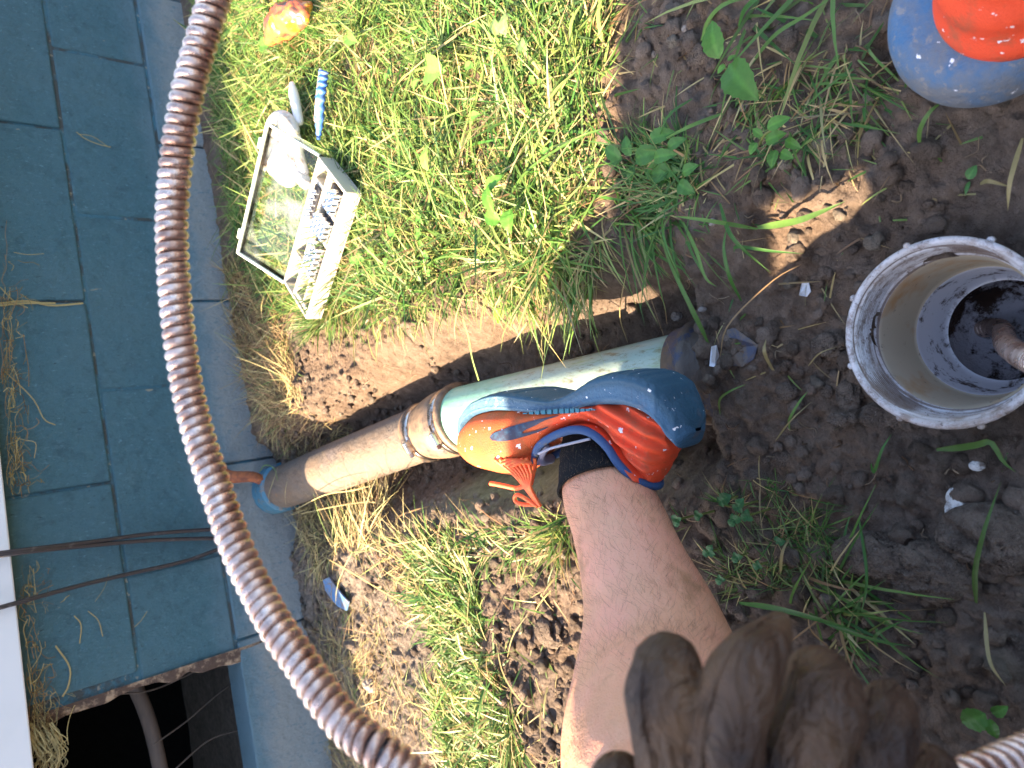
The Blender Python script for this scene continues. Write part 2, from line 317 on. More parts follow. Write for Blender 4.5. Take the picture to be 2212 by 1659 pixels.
for a, b, r in zip(cxs, cys, crr):
    i = int((a+.78)/.0026)+i0; j = int((b-.08)/.0026)+j0; k = int(r/.0026)+2
    sl = (slice(max(i-k, 0), i+k), slice(max(j-k, 0), j+k))
    el = 1+.5*math.sin(a*9999)
    d2 = ((GX[sl]-a)**2*el+(GY[sl]-b)**2/el)/r**2
    bump_ = np.clip(1-d2, 0, 1)**.8*r*.50*(1+.5*(fbm(GX[sl]*260, GY[sl]*260, 2, 6)-.5))
    H[sl] = np.maximum(H[sl], H[sl]+bump_*dugmask[sl])
fine = fbm(GX*90, GY*90, 3, 5)-.5; fine2 = np.abs(fbm(GX*45, GY*45, 4, 55)-.5)
near = (GX > -.8) & (GX < .82) & (GY > 0) & (GY < 1.85)
H = H+near*(.011*fine-.016*np.clip(.08-fine2, 0, 1)*2*dugmask)
# colour of the soil: dark loam, reddish subsoil, pale dry crust by the wall
pale = sstep(.46, .62, fbm(GX*7, GY*7, 4, 31)*.5+.5*np.clip((GY-.75)/1.0, 0, 1)*sstep(.06, -.1, GX-axx(GY)-.02)+.16*sstep(1.05, 1.6, GY)+.25*sstep(-.16, -.30, GX)*sstep(.85, 1.05, GY))
col = np.zeros(GX.shape+(3,)); dark = np.array([.245, .190, .150]); red = np.array([.27, .195, .142]); pl = np.array([.30, .25, .205])
rn = sstep(.4, .65, fbm(GX*9, GY*9, 3, 77))[..., None]
col = dark*(1-rn)+red*rn; col = col*(1-pale[..., None])+pl*pale[..., None]
bank = (np.clip((GX-axx(GY)-.06)/.05, 0, 1)*np.clip((.30-(GX-axx(GY)))/.05, 0, 1)*sstep(.6, .75, GY))[..., None]
col = col*(1-.6*bank)+np.array([.26, .185, .13])*.6*bank
# hole in the ground for the cleanout: leave out faces near its axis
RC = P(1823, 720, .03); CLX, CLY, CLR = RC[0]-.010, RC[1]-.0755, .0755
fa = grid_faces(len(gx), len(gy), closed=False)
fc = np.stack([GX.ravel()[fa].mean(1), GY.ravel()[fa].mean(1)], 1)
fa = fa[np.hypot(fc[:, 0]-CLX, fc[:, 1]-CLY) > .062]
HG = H
tag(mesh('ground', np.stack([GX, GY, H], -1), fa[:, ::-1] if False else fa, soil, col=col.reshape(-1, 3)), kind='structure')
def gz(x, y):
    i = np.clip(np.searchsorted(gx, x), 0, len(gx)-1); j = np.clip(np.searchsorted(gy, y), 0, len(gy)-1); return HG[i, j]
def G(x, y, dz=0):        # point on the real ground under a photograph pixel
    p = P(x, y, 0)
    for _ in range(6): p = P(x, y, float(gz(p[0], p[1])))
    p = p.copy(); p[2] += dz; return p
# ================================================================== HOUSE
house = empty('house', WO); tag(house, 'blue painted block house wall with white siding and a dark crawlspace opening', 'house')
def W(s, off, z): return WO+WT*s+WN*off+np.array([0, 0, z])
S0, ZB, BL, BH = .900, .297, .4064, .2032
SC = -.545          # edge of the crawlspace opening
parts = []; mort = []
def block(s1, s2, z1, z2, off=0):
    g = .0030
    if s2-s1 < .03 or z2-z1 < .02: return
    parts.append(box(W(s1+g, off, z1+g), WT*(s2-s1-2*g), np.array([0, 0, z2-z1-2*g]), -WN*.10))
rows = [(ZB, ZB+BH, .5, .004), (ZB-BH, ZB, 0, 0.), (ZB-2*BH, ZB-BH, .5, .004), (ZB-3*BH, ZB-2*BH, 0, .004)]
SILL = .045
for z1, z2, sh, off in rows:
    for j in range(-9, 3):
        a = S0+(j-sh)*BL*1.0; b = a+BL
        if a < SC < b and z2 > SILL+.05: block(SC, b, z1, z2, off)
        elif b <= SC:
            if z1 < SILL: block(a, b, z1, min(z2, SILL), off)
        else: block(a, b, z1+random.uniform(-.001, .001), z2+random.uniform(-.001, .001), off+random.uniform(-.0012, .0012))
block(-1.6, SC, ZB-3*BH, SILL, 0)
bw = mesh('foundation_wall', *merge(parts), paint, smooth=False); keep(bw, house); bevel(bw, .0045, 3)
mp = [box(W(SC+.004, -.0025, -.12), WT*3.2, np.array([0, 0, .62]), -WN*.08), box(W(-3, -.0025, -.12), WT*(3+SC), np.array([0, 0, SILL-.005+.12]), -WN*.08)]
keep(mesh('mortar', *merge(mp), mortarm, smooth=False), house)
# raw edge of the opening, irregular strip
ez = np.linspace(SILL-.01, .56, 60); ev = []
for z in ez:
    q = .010*(vnoise(np.array(z*30), np.array(1.), 4)-.5)*2
    ev += [W(SC+.006, .004, z), W(SC-.016+q, .002, z), W(SC-.020+q, -.02, z), W(SC-.018+q, -.11, z)]
keep(mesh('opening_edge', np.array(ev), grid_faces(60, 4, False), rawm), house)
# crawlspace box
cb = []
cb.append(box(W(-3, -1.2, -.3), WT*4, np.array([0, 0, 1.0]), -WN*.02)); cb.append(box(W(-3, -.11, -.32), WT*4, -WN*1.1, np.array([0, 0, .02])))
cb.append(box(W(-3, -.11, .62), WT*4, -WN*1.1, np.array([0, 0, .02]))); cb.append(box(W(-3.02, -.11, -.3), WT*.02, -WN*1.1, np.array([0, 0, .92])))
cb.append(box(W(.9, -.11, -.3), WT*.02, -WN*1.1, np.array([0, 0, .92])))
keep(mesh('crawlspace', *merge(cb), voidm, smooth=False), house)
# siding
def SD(x, y): # point on the siding plane
    o = WO+WN*.045; r = ray(x, y); k = ((o-CAM)@WN)/(r@WN); return CAM+r*k
a = SD(8, 1050); b = SD(73, 1655); sa = (a-WO)@WT; sb = (b-WO)@WT; sl = (a[2]-b[2])/(sa-sb)
def zs(s): return a[2]+(s-sa)*sl
v = []; 
for s in (-3, 3):
    v += [W(s, .045, zs(s)), W(s, .045, zs(s)+.11), W(s, -.1, zs(s)+.11), W(s, .02, zs(s)), W(s, .02, zs(s)-.0)]
sv, sf = merge([box(W(-3, .045, zs(-3)), W(3, .045, zs(3))-W(-3, .045, zs(-3)), np.array([0, 0, .065]), -WN*.022), box(W(-3, .036, zs(-3)+.068), W(3, .036, zs(3))-W(-3, .036, zs(-3)), np.array([0, 0, .02]), -WN*.12)])
sd_ = mesh('siding', sv, sf, vinyl, smooth=False); keep(sd_, house); bevel(sd_, .003)
sv, sf = box(W(-3, .02, zs(-3)+.002), W(3, .02, zs(3))-W(-3, .02, zs(-3)), np.array([0, 0, .10]), -WN*.05)
keep(mesh('sill_plate', sv, sf, rawm, smooth=False), house)
# pipe and wires inside
v, f = tube([W(-.70, -.30, .48), W(-.705, -.29, .30), W(-1.06, -.29, .28)][:2]+[], .028)
cp = mesh('crawlspace_pipe', *tube(spline([W(-.80, -.26, .56), W(-.785, -.26, .30), W(-.77, -.26, -.3)], 12), .020), joistm)
pa = [SD(300, 1515)]; 
def Wd(x, y, off):
    o = WO+WN*off; r = ray(x, y); return CAM+r*(((o-CAM)@WN)/(r@WN))
bpy.data.objects.remove(cp)
cp = mesh('crawlspace_pipe', *tube(spline([Wd(270, 1440, -.22), Wd(312, 1530, -.22), Wd(340, 1630, -.22), Wd(370, 1800, -.22)], 16), .0165, 16), joistm)
tag(cp, 'faint grey pipe running level through the dark crawlspace opening', 'pipe')
for pts, lab in (([(250, 1500), (330, 1490), (420, 1450), (520, 1395)], 'thin dark wire nearest the wall edge inside the crawlspace opening'),
                 ([(330, 1610), (400, 1560), (470, 1500), (560, 1430)], 'thin wire crossing the middle of the dark crawlspace opening'),
                 ([(380, 1660), (450, 1600), (520, 1575), (600, 1550)], 'thin wire low in the crawlspace opening near the sill')):
    tag(mesh('loose_wire', *tube(spline([Wd(x, y, -.13-.03*i) for i, (x, y) in enumerate(pts)], 30), .0018, 6), joistm), lab, 'wire')
# cables hanging off the siding in front of the wall
for pts, r, lab in (([(-60, 1203, .065), (60, 1187, .062), (200, 1170, .035), (330, 1153, .02), (470, 1143, .014), (530, 1142, .012)], .0045, 'upper black cable of the close pair running down the blue wall'),
                ([(-60, 1209, .065), (60, 1192, .062), (200, 1178, .035), (330, 1167, .02), (470, 1163, .014), (535, 1164, .012)], .0045, 'lower black cable of the close pair running down the blue wall'),
                ([(-60, 1330, .065), (30, 1304, .055), (180, 1263, .03), (300, 1235, .016), (400, 1212, .012), (480, 1184, .012), (530, 1172, .012)], .0045, 'single black cable hanging below the pair and rising to meet it')):
    tag(mesh('black_cable', *tube(spline([Wd(x, y, o) for x, y, o in pts], 60), r, 10), jacket), lab, 'cable')
# ================================================================== PIPES
def cylring(c0, c1, prof, n=64):   # prof: list of (t along c0->c1 in metres, radius)
    c0 = np.asarray(c0); c1 = np.asarray(c1); d = (c1-c0)/np.linalg.norm(c1-c0)
    a = np.array([0, 0, 1.]) if abs(d[2]) < .9 else np.array([1., 0, 0]); u = np.cross(d, a); u /= np.linalg.norm(u); w_ = np.cross(d, u)
    an = np.arange(n)*2*math.pi/n; v = []
    for t, r in prof: v.append(c0+d*t+r*(u*np.cos(an)[:, None]+w_*np.sin(an)[:, None]))
    return np.array(v).reshape(-1, 3), grid_faces(len(prof), n)
# green plastic pipe
dg = (PE-PG)/np.linalg.norm(PE-PG); lg = np.linalg.norm(PE-PG)
v, f = cylring(PG-dg*.01, PE, [(0, .049), (0, .0535)]+[(t, .0535) for t in np.linspace(.005, lg+.1, 40)]+[(lg+.1, .049)])
gp = mesh('green_sewer_pipe', v, f, greenp); tag(gp, 'pale green plastic sewer pipe lying in the trench under the orange shoe', 'pipe')
v, f = cylring(PE-dg*.035, PE+dg*.2, [(0, .0535), (0, .0585), (.018, .0595), (.02, .063), (.034, .063), (.036, .0595), (.12, .0595)])
m = M('hub_black_muddy', (.03, .038, .07), .5); m.mix(m.ramp(m.noise(40, 6, .7), .42, .5), (.085, .062, .045)); hubm = m.m; m.bump(m.noise(100, 5), .002)
hub = mesh('buried_coupling', v, f, hubm); tag(hub, 'muddy dark rubber coupling mostly buried at the end of the green pipe', 'coupling')
hs = []
for k in range(3):
    hs.append(box(P(1546, 837+9*k, -.012), np.array([0, -.009, 0]), np.array([.0018, 0, 0]), np.array([0, 0, .003])))
cl2 = mesh('clamp_band', *cylring(PE-dg*.012, PE+dg*.1, [(0, .0600), (0, .0612), (.011, .0612), (.011, .0600)]), clampm); keep(cl2, hub)
# grey painted pipe from house
dw = (PG-PW)/np.linalg.norm(PG-PW); lw = np.linalg.norm(PG-PW)
v, f = cylring(PW-dw*.02, PG, [(t, .0525-.004*t/lw+.0020*vnoise(np.array(t*9.), np.array(2.), 3)) for t in np.linspace(0, lw-.06, 60)])
an = v-PW; 
hp = mesh('drain_pipe', v, f, greyp); tag(hp, 'dusty tan grey iron drain pipe coming out of the trench wall at the house', 'pipe')
# rubber coupling with two clamps
cp_ = PG-dw*.115
v, f = cylring(cp_, PG+dw*.02, [(0, .047), (0, .0525), (.01, .0545), (.012, .0505), (.03, .0505), (.034, .0525), (.045, .0545), (.075, .0585), (.095, .059), (.098, .0565), (.118, .0565), (.122, .0605), (.13, .0605), (.133, .056), (.133, .05)])
rc = mesh('rubber_coupling', v, f, rubber); tag(rc, 'black rubber pipe coupling smeared with tan mud joining the grey and green pipes', 'coupling')
def clamp(t, r):
    b = mesh('hose_clamp', *cylring(cp_+dw*t, PG+dw*.03, [(0, r-.002), (0, r+.0012), (.013, r+.0012), (.013, r-.002)]), clampm)
    keep(b, rc)
    q = np.cross(dw, [0, 0, 1]); q /= np.linalg.norm(q); up = np.cross(q, dw); side = q if q[0] < 0 else -q
    cdir = (up*.88+side*.30); cdir /= np.linalg.norm(cdir); tg = np.cross(dw, cdir); tg /= np.linalg.norm(tg)
    if tg[0] < 0: tg = -tg
    o = cp_+dw*(t+.0065)+cdir*(r+.005)
    v, f = tube([o-tg*.016, o-tg*.004, o+tg*.004, o+tg*.006], [.0062, .0062, .0062, .003], 12); s1 = merge([(v, f), tube([o-tg*.024, o-tg*.017], .0042, 6), box(o-tg*.017-dw*.0065-cdir*.005, dw*.013, tg*.024, cdir*.003)])
    keep(mesh('screw_housing', *s1, clampm, smooth=False), rc)
    # slotted free band end
    st = []; 
    for k in range(14):
        aa = .30+k*.045; n_ = (cdir*math.cos(aa)+tg*math.sin(aa)); st.append(box(cp_+dw*(t+.002)+n_*(r+.0014), dw*.009, np.cross(n_, dw)*.0011, n_*.0012))
    keep(mesh('band_slots', *merge(st), chrome, smooth=False), rc)
clamp(.013, .0515); clamp(.103, .0575)
# blue painted fitting at the wall
el = mesh('blue_pipe_elbow', *merge([tube(spline([PW+dw*.12, PW+dw*.04, PW-dw*.05+np.array([0, 0, -.01]), P(560, 1075, -.06), P(540, 1070, -.10)], 30), [.0545+.0045*float((1-sstep(7, 12, i))) for i in range(30)], 32)]), bluep)
tag(el, 'blue painted pipe elbow where the drain pipe meets the wall', 'pipe fitting')
rs = mesh('rusty_stub', *tube(spline([Wd(470, 1020, .0), Wd(500, 1030, .03), Wd(545, 1030, .05), Wd(570, 1040, .05)], 16), np.linspace(.016, .011, 16), 14), rust)
tag(rs, 'rusty orange iron stub sticking out of the foot of the blue wall', 'pipe')
# ------------------------------------------------------------------ cleanout
co = empty('cleanout', (CLX, CLY, 0)); tag(co, 'round white plastic cleanout opening smeared with mud, standing in the dirt', 'cleanout')
cc = np.array([CLX, CLY, .032]); tilt = np.array([.02, .03, 1]); tilt /= np.linalg.norm(tilt); dn = -tilt
prof = [(.09, .071), (.012, .0715), (.010, .0745), (.001, .0755), (0, .0750), (-.0012, .073), (0, .0700), (.003, .0690)]
t = .003
while t < .030: prof += [(t+.0003, .0688-(t-.003)*.06), (t+.0010, .0672-(t-.003)*.06), (t+.0016, .0672-(t-.003)*.06), (t+.0022, .0690-(t-.003)*.06)]; t += .0030
ct = cc; v, f = cylring(ct, ct+dn*.2, prof+[(.033, .0655), (.036, .0625)], 128)
o_ = mesh('rim', v, f[:, ::-1], pvc); keep(o_, co)
v, f = cylring(ct, ct+dn*.2, [(.036, .0625), (.038, .0605), (.10, .0590), (.101, .056)], 96); keep(mesh('sleeve', v, f[:, ::-1], beige), co)
v, f = cylring(ct, ct+dn*.2, [(.101, .056), (.103, .0545), (.150, .0515), (.151, .046)], 96); keep(mesh('inner_pipe', v, f[:, ::-1], gpvc), co)
v, f = cylring(ct, ct+dn*.2, [(.151, .046), (.155, .056), (.175, .058), (.20, .050), (.218, .032), (.224, .0001)], 96); keep(mesh('drain_floor', v, f[:, ::-1], sludge), co)
for k in range(8):
    th = k*math.pi/4+.25; n_ = np.array([math.cos(th), math.sin(th), 0]); p0 = cc+n_*.0745+np.array([0, 0, -.005])
    keep(mesh('lug', *tube([p0, p0+n_*.003, p0+n_*.0045], [.0035, .003, .001], 10), pvc), co)
# ================================================================== DRAIN CABLE (wound spring)
def helix(path, R0, r, pitch, n=6, seg=16):
    p = np.asarray(path); d = np.r_[0, np.cumsum(np.linalg.norm(np.diff(p, axis=0), axis=1))]; Ltot = d[-1]
    N = int(Ltot/pitch*seg); s = np.linspace(0, Ltot, N); q = np.stack([np.interp(s, d, p[:, i]) for i in range(3)], 1)
    t = np.gradient(q, axis=0); t /= np.linalg.norm(t, axis=1)[:, None]; u = np.cross(t[0], [0, 0, 1.]); u /= np.linalg.norm(u); us = []
    for i in range(N): u = u-t[i]*(u@t[i]); u /= np.linalg.norm(u); us.append(u.copy())
    us = np.array(us); vs = np.cross(t, us); a = s/pitch*2*math.pi
    rad = us*np.cos(a)[:, None]+vs*np.sin(a)[:, None]
    c = q+rad*R0; an = np.arange(n)*2*math.pi/n
    v = c[:, None]+(rad[:, None]*np.cos(an)[None, :, None]*r*.9+t[:, None]*np.sin(an)[None, :, None]*r)
    return v.reshape(-1, 3), grid_faces(N, n)
cpx = [(600, -420, .44), (520, -180, .42), (463, 0, .41), (432, 100, .41), (408, 190, .41), (387, 300, .415), (372, 440, .42), (373, 560, .42), (383, 690, .42), (403, 830, .42), (432, 950, .415), (478, 1090, .405), (515, 1193, .395), (556, 1279, .385), (604, 1365, .37), (652, 1433, .36), (697, 1502, .35), (752, 1570, .34), (812, 1615, .33), (870, 1665, .325),
       (1000, 1780, .31), (1200, 1880, .30), (1420, 1900, .295), (1620, 1840, .29), (1800, 1780, .29), (1980, 1725, .295), (2100, 1680, .30), (2200, 1640, .31), (2330, 1560, .34), (2500, 1350, .42)]
cps = [Pd(*q) for q in cpx]+[np.array([-.02, .075, .22]), np.array([-.03, .10, .12]), np.array([-.025, .14, .03])]
cps += [np.array([CLX-.015, CLY-.020, -.06]), np.array([CLX-.0, CLY+.010, -.16]), np.array([CLX+.0, CLY+.055, -.205])]
cps = [np.array([1.1, .15, .12]), np.array([.75, .32, .40])]+cps
path = spline(np.array(cps), 900)
dc = mesh('drain_cable', *helix(path, .0066, .0031, .0062, 10, 18), spring); tag(dc, 'rusty coiled steel drain cleaning cable arching across the view in front of the blue wall', 'drain cable')
keepc = mesh('cable_core', *tube(path[::3], .0056, 12), jacket); keepc.parent = dc
# ================================================================== PERSON
person = empty('person', (-.6, -.25, 0)); tag(person, 'person with bare leg, black sock, orange and blue running shoes and dirty leather glove', 'person')
def capsules(chains, nseg=10, n=20):
    out = []
    for ch in chains:
        a = np.array([list(p)+[r] for p, r in ch]); q = spline(a, max(8, nseg*len(ch)))
        p = q[:, :3]; r = q[:, 3]
        # round the ends
        t0 = p[0]-p[1]; t0 /= np.linalg.norm(t0); t1 = p[-1]-p[-2]; t1 /= np.linalg.norm(t1)
        e = [(math.sin(x), math.cos(x)) for x in (1.5, 1.15, .8, .4)]
        P0 = np.array([p[0]+t0*r[0]*s for s, c in e]); R0_ = np.array([r[0]*c for s, c in e]); P1 = np.array([p[-1]+t1*r[-1]*s for s, c in e])[::-1]; R1 = np.array([r[-1]*c for s, c in e])[::-1]
        out.append(tube(np.vstack([P0, p, P1]), np.r_[R0_, r, R1], n))
    return merge(out)
def remesh(o, vox, smooth=4, fac=.6):
    m = o.modifiers.new('remesh', 'REMESH'); m.mode = 'VOXEL'; m.voxel_size = vox; m.use_smooth_shade = True
    if smooth: s = o.modifiers.new('smooth', 'SMOOTH'); s.iterations = smooth; s.factor = fac
    return o
def px2(x, y, d, rpx): return (Pd(x, y, d), rpx*d/FPX)
knee = px2(1500, 1950, .42, 215)
ank = px2(1300, 985, .755, 84)
hipL = (np.array([-.62, -.15, .26]), .095); hipR = (np.array([-.50, -.38, .24]), .095)
chains = [[px2(1250, 915, .79, 55), px2(1290, 935, .775, 70), ank, px2(1310, 1062, .735, 97), px2(1336, 1130, .705, 104), px2(1368, 1225, .67, 118), px2(1404, 1340, .64, 150), px2(1428, 1480, .60, 194), px2(1445, 1640, .54, 236), px2(1470, 1780, .48, 240), knee, (np.array([-.45, .10, .34]), .072), hipL],
          [(np.array([-.57, -.26, .28]), .15), (np.array([-.58, -.28, .42]), .145), (np.array([-.57, -.25, .62]), .15), (np.array([-.56, -.24, .74]), .13), (np.array([-.54, -.20, .80]), .06), (np.array([-.52, -.16, .90]), .085), (np.array([-.515, -.14, .97]), .085)],
          [(np.array([-.56, -.08, .72]), .06), (np.array([-.52, .0, .55]), .045), (np.array([-.40, .02, .42]), .042), (np.array([-.26, .05, .40]), .033), (Pd(1480, 2000, .29), .028), (Pd(1560, 1800, .278), .028)],
          [(np.array([-.50, -.42, .72]), .06), (np.array([-.30, -.52, .60]), .045), (np.array([-.10, -.40, .56]), .038), (np.array([.0, -.18, .60]), .028)],
          [hipR, (np.array([-.22, -.34, .36]), .078), (np.array([.05, -.22, .36]), .062), (np.array([.20, -.05, .22]), .050), (np.array([.275, .065, .15]), .036), (np.array([.26, .10, .09]), .032)]]
body = mesh('body', *capsules(chains), skin); keep(body, person); remesh(body, .0045, 6)
# face details of the head
for s in (-1, 1):
    pass
# leg hair
hv = []
lc = spline(np.array([list(p)+[r] for p, r in chains[0]][2:9]), 200)
for k in range(2600):
    q = lc[int(12+rng.random()*185)]; t_l = np.array([-.25, -.2, .6]); 
    i = min(int(rng.random()*188)+6, 198); p = lc[i, :3]; r = lc[i, 3]; tg = lc[i+1, :3]-lc[i-1, :3]; tg /= np.linalg.norm(tg)
    v1 = CAM-p; v1 -= tg*(v1@tg); v1 /= np.linalg.norm(v1); v2 = np.cross(tg, v1); a = rng.uniform(-1.9, 1.9)
    n_ = v1*math.cos(a)+v2*math.sin(a); b = p+n_*(r*1.0-.0006); d_dir = -tg*rng.uniform(.3, 1)+np.cross(n_, tg)*rng.uniform(-.8, .8)+n_*rng.uniform(.1, .35); d_dir /= np.linalg.norm(d_dir)
    ln = rng.uniform(.006, .014); w_ = np.cross(n_, d_dir); w_ /= np.linalg.norm(w_); w_ *= .00007
    m_ = b+d_dir*ln*.5+n_*.0008; e_ = b+d_dir*ln+n_*.0002
    hv += [b-w_, b+w_, m_+w_, m_-w_, e_+w_*.3, e_-w_*.3]
hv = np.array(hv); k = np.arange(len(hv)//6)*6
hf = np.concatenate([np.stack([k, k+1, k+2, k+3], 1), np.stack([k+3, k+2, k+4, k+5], 1)])
keep(mesh('leg_hair', hv, hf, hairm), person)
# sock on the near leg
def ringtube(cs, n=120, rib=0.):
    v = []
    for c, r, ax, sq in cs:
        ax = ax/np.linalg.norm(ax); v1 = CAM-c; v1 -= ax*(v1@ax); v1 /= np.linalg.norm(v1); v2 = np.cross(ax, v1)
        an = np.arange(n)*2*math.pi/n; rr = r*(1+rib*np.cos(an*n/2))
        v.append(c+v1*np.cos(an)[:, None]*rr[:, None]*sq+v2*np.sin(an)[:, None]*rr[:, None])
    return np.array(v).reshape(-1, 3), grid_faces(len(cs), n)
legax = Pd(1338, 1130, .69)-ank[0]
cuffax = Pd(1255, 1100, .72)-Pd(1300, 960, .745)
cs = []
lq = spline(np.array([list(p)+[r] for p, r in chains[0]][:6]), 200); yq = np.array([CY-FPX*((p[:3]-CAM)@T)/((p[:3]-CAM)@F) for p in lq])
i1 = int(np.argmin(np.abs(yq-1052)))
for i in np.linspace(3, i1, 16).astype(int):
    axv = lq[i+3, :3]-lq[i-3, :3]; cs.append((lq[i, :3], lq[i, 3]+.0028+.0008*math.sin(i*.35)+(.0010 if i > i1-8 else 0), axv, 1.0))
v, f = ringtube(cs, 150, .012)
c_, r_, a_x, q_ = cs[-1]; vi, fi = ringtube([(c_, r_, a_x, 1), (c_+a_x/np.linalg.norm(a_x)*.0015, r_-.0015, a_x, 1), (c_-a_x/np.linalg.norm(a_x)*.004, r_-.006, a_x, 1)], 150)
sock = mesh('sock', *merge([(v, f), (vi, fi)]), sockm); keep(sock, person)
# ---- near shoe: traced profile in its own plane, built with its real thickness
A0 = Pd(1500, 900, .67); A1 = Pd(1020, 960, .865); A2 = Pd(1260, 1150, .765)
NS = np.cross(A1-A0, A2-A0); NS /= np.linalg.norm(NS)
if NS@(CAM-A0) < 0: NS = -NS
def SP(x, y, c=0.): r = ray(x, y); k = ((A0-CAM)@NS)/(r@NS); return CAM+r*k+NS*c
def curve(p): p = np.array(p, float); return lambda x: np.interp(x, p[:, 0], p[:, 1])
def smooth_curve(p, n=200):
    q = spline(np.array(p, float), n); o = np.argsort(q[:, 0]); return lambda x: np.interp(x, q[o, 0], q[o, 1])
soleout = smooth_curve([(1012, 950), (1016, 928), (1038, 897), (1070, 865), (1105, 846), (1138, 838), (1178, 842), (1227, 853), (1251, 850), (1286, 833), (1326, 808), (1367, 798), (1407, 799), (1440, 810), (1464, 829), (1488, 867), (1504, 895), (1509, 925)])
bound = smooth_curve([(1012, 955), (1019, 935), (1043, 907), (1070, 889), (1105, 880), (1138, 879), (1178, 883), (1232, 888), (1273, 884), (1300, 876), (1340, 869), (1394, 871), (1434, 889), (1461, 915), (1473, 940), (1490, 968), (1509, 985)])
topl = smooth_curve([(1012, 958), (1016, 975), (1035, 997), (1057, 1008), (1089, 1016), (1120, 1022), (1142, 1018), (1165, 996), (1185, 972), (1208, 945), (1246, 922), (1286, 911), (1318, 919), (1348, 947), (1367, 982), (1386, 1009), (1405, 1032), (1421, 1043), (1440, 1012), (1456, 984), (1468, 962), (1474, 945)])
wid = curve([(1012, .012), (1025, .030), (1060, .043), (1120, .050), (1200, .046), (1270, .043), (1350, .042), (1430, .039), (1462, .027), (1474, .006)])
widS = curve([(1010, .006), (1018, .024), (1040, .040), (1080, .051), (1130, .054), (1200, .047), (1260, .041), (1320, .043), (1400, .046), (1460, .042), (1490, .032), (1505, .020), (1509, .004)])
NX, NA = 330, 200
xs = np.linspace(1013, 1473, NX); an = np.arange(NA)*2*math.pi/NA
UV = np.zeros((NX, NA, 3)); UC = np.zeros((NX, NA, 3))
def upper_c(x, y, sgn=1):
    b = bound(x)-12; t_ = topl(x); u = np.clip((y-b)/(t_-b), 0, 1); ca = 1-2*u
    base = wid(x)*(1-np.abs(ca)**2.6)**(1/2.2)*(1-.35*u*sstep(1100, 1200, x))
    op = .74*wid(x)*sstep(.8, 1.0, u)*sstep(1170, 1220, x)*sstep(1425, 1400, x)
    base = np.maximum(base, op)
    # moulded ridges on the heel counter
    hx = sstep(1270, 1330, x)*sstep(1470, 1445, x)*sstep(.03, .12, u)*sstep(.98, .80, u)
    ph = (y-.62*x)*.23*2*math.pi/5.0
    base = base+.0032*hx*np.sin(ph*.72)*sstep(0, .01, base)
    return base, u
orange = np.array([.74, .075, .025]); mesh_o = np.array([.58, .105, .026]); brown = np.array([.33, .10, .03])
for k, a in enumerate(an):
    sg = 1 if math.sin(a) >= 0 else -1; ca = math.cos(a)
    uu = (1-math.copysign(abs(ca)**.9, ca))/2
    b = bound(xs)-12; y = b+(topl(xs)-b)*uu; c, u = upper_c(xs, y); c = c*sg
    pts = np.array([SP(xx, yy) for xx, yy in zip(xs, y)])+NS*c[:, None]; UV[:, k] = pts
    hm = (sstep(1240, 1300, xs-.35*(y-900)))[:, None]
    band = np.exp(-((y-topl(xs)+16)/10)**2)*sstep(1180, 1240, xs)
    base = mesh_o*(1-hm)+orange*hm; base = base*(1-band[:, None])+orange*band[:, None]
    hexn = (np.sin(xs*.9+y*.4)*np.sin(y*.95-xs*.25) > .25)*sstep(.35, .6, fbm(xs/40, y/40, 3, 8))
    base = base*(1-.35*hexn[:, None]*(1-hm))+np.array([.55, .03, .02])*(.35*hexn[:, None]*(1-hm))
    gr = (sstep(.55, .75, fbm(xs/18, y/18, 4, 12))*.55)[:, None]*(1-.75*hm); UC[:, k] = base*(1-gr)+brown*gr
shoe = mesh('shoe', UV.reshape(-1, 3), grid_faces(NX, NA), upperm, col=UC.reshape(-1, 3)); keep(shoe, person)
shoe['label'] = 'orange and blue running shoe standing against the green pipe'
def sub(o, par): o.parent = par; o.matrix_parent_inverse = Matrix.Identity(4); return o
# sole
xs2 = np.linspace(1011, 1508.5, 220); SV = np.zeros((220, 96, 3)); SK = np.zeros((220, 96, 3))
for i, x in enumerate(xs2):
    t0 = soleout(x); t1 = bound(x)+2; 
    if x > 1473: t1 = np.interp(x, [1473, 1490, 1509], [bound(1473)+2, 965, 930])
    tc_y = (t0+t1)/2; th = max((t1-t0)/2, 1.5)
    for k, a in enumerate(np.arange(96)*2*math.pi/96):
        ca, sa = math.cos(a), math.sin(a); ex = .42
        yy = tc_y-th*math.copysign(abs(ca)**ex, ca); c = widS(x)*math.copysign(abs(sa)**.55, sa)
        u = (yy-t0)/(2*th)
        c *= 1-.10*u+.025*math.sin(u*9)
        if u < .18: c *= .985+.015*math.sin(x*.35)
        if ca > .72: yy += 2.2*(math.sin(x*.26) > .2)*(x < 1180 or x > 1290)
        step = float(sstep(.34, .38, u)); c *= 1+.05*step*(1-float(sstep(.62, .66, u)))
        SK[i, k] = np.array([.022, .070, .115])*(1-step)+np.array([.036, .100, .175])*step
        if .36 < u < .40: SK[i, k] = np.array([.02, .14, .20])
        if u > .4: SK[i, k] *= 1+.18*math.sin(x*1.1)*math.sin(yy*1.4)
        SV[i, k] = SP(x, yy, c)
sole = mesh('sole', SV.reshape(-1, 3), grid_faces(220, 96), solem, col=SK.reshape(-1, 3)); sub(sole, shoe)
def patch(top, bot, x0, x1, off=.0011, n=60, m_=10):
    v = []
    for x in np.linspace(x0, x1, n):
        for j in range(m_):
            y = top(x)+(bot(x)-top(x))*j/(m_-1); c, u = upper_c(np.array(x), np.array(y)); v.append(SP(x, y, float(c)+off))
    return np.array(v), grid_faces(n, m_, False)
zx = lambda X: 976+X*.2696
zy = lambda Y: 759+Y*.2696
def zc(p): return smooth_curve([(zx(a), zy(b)) for a, b in p])
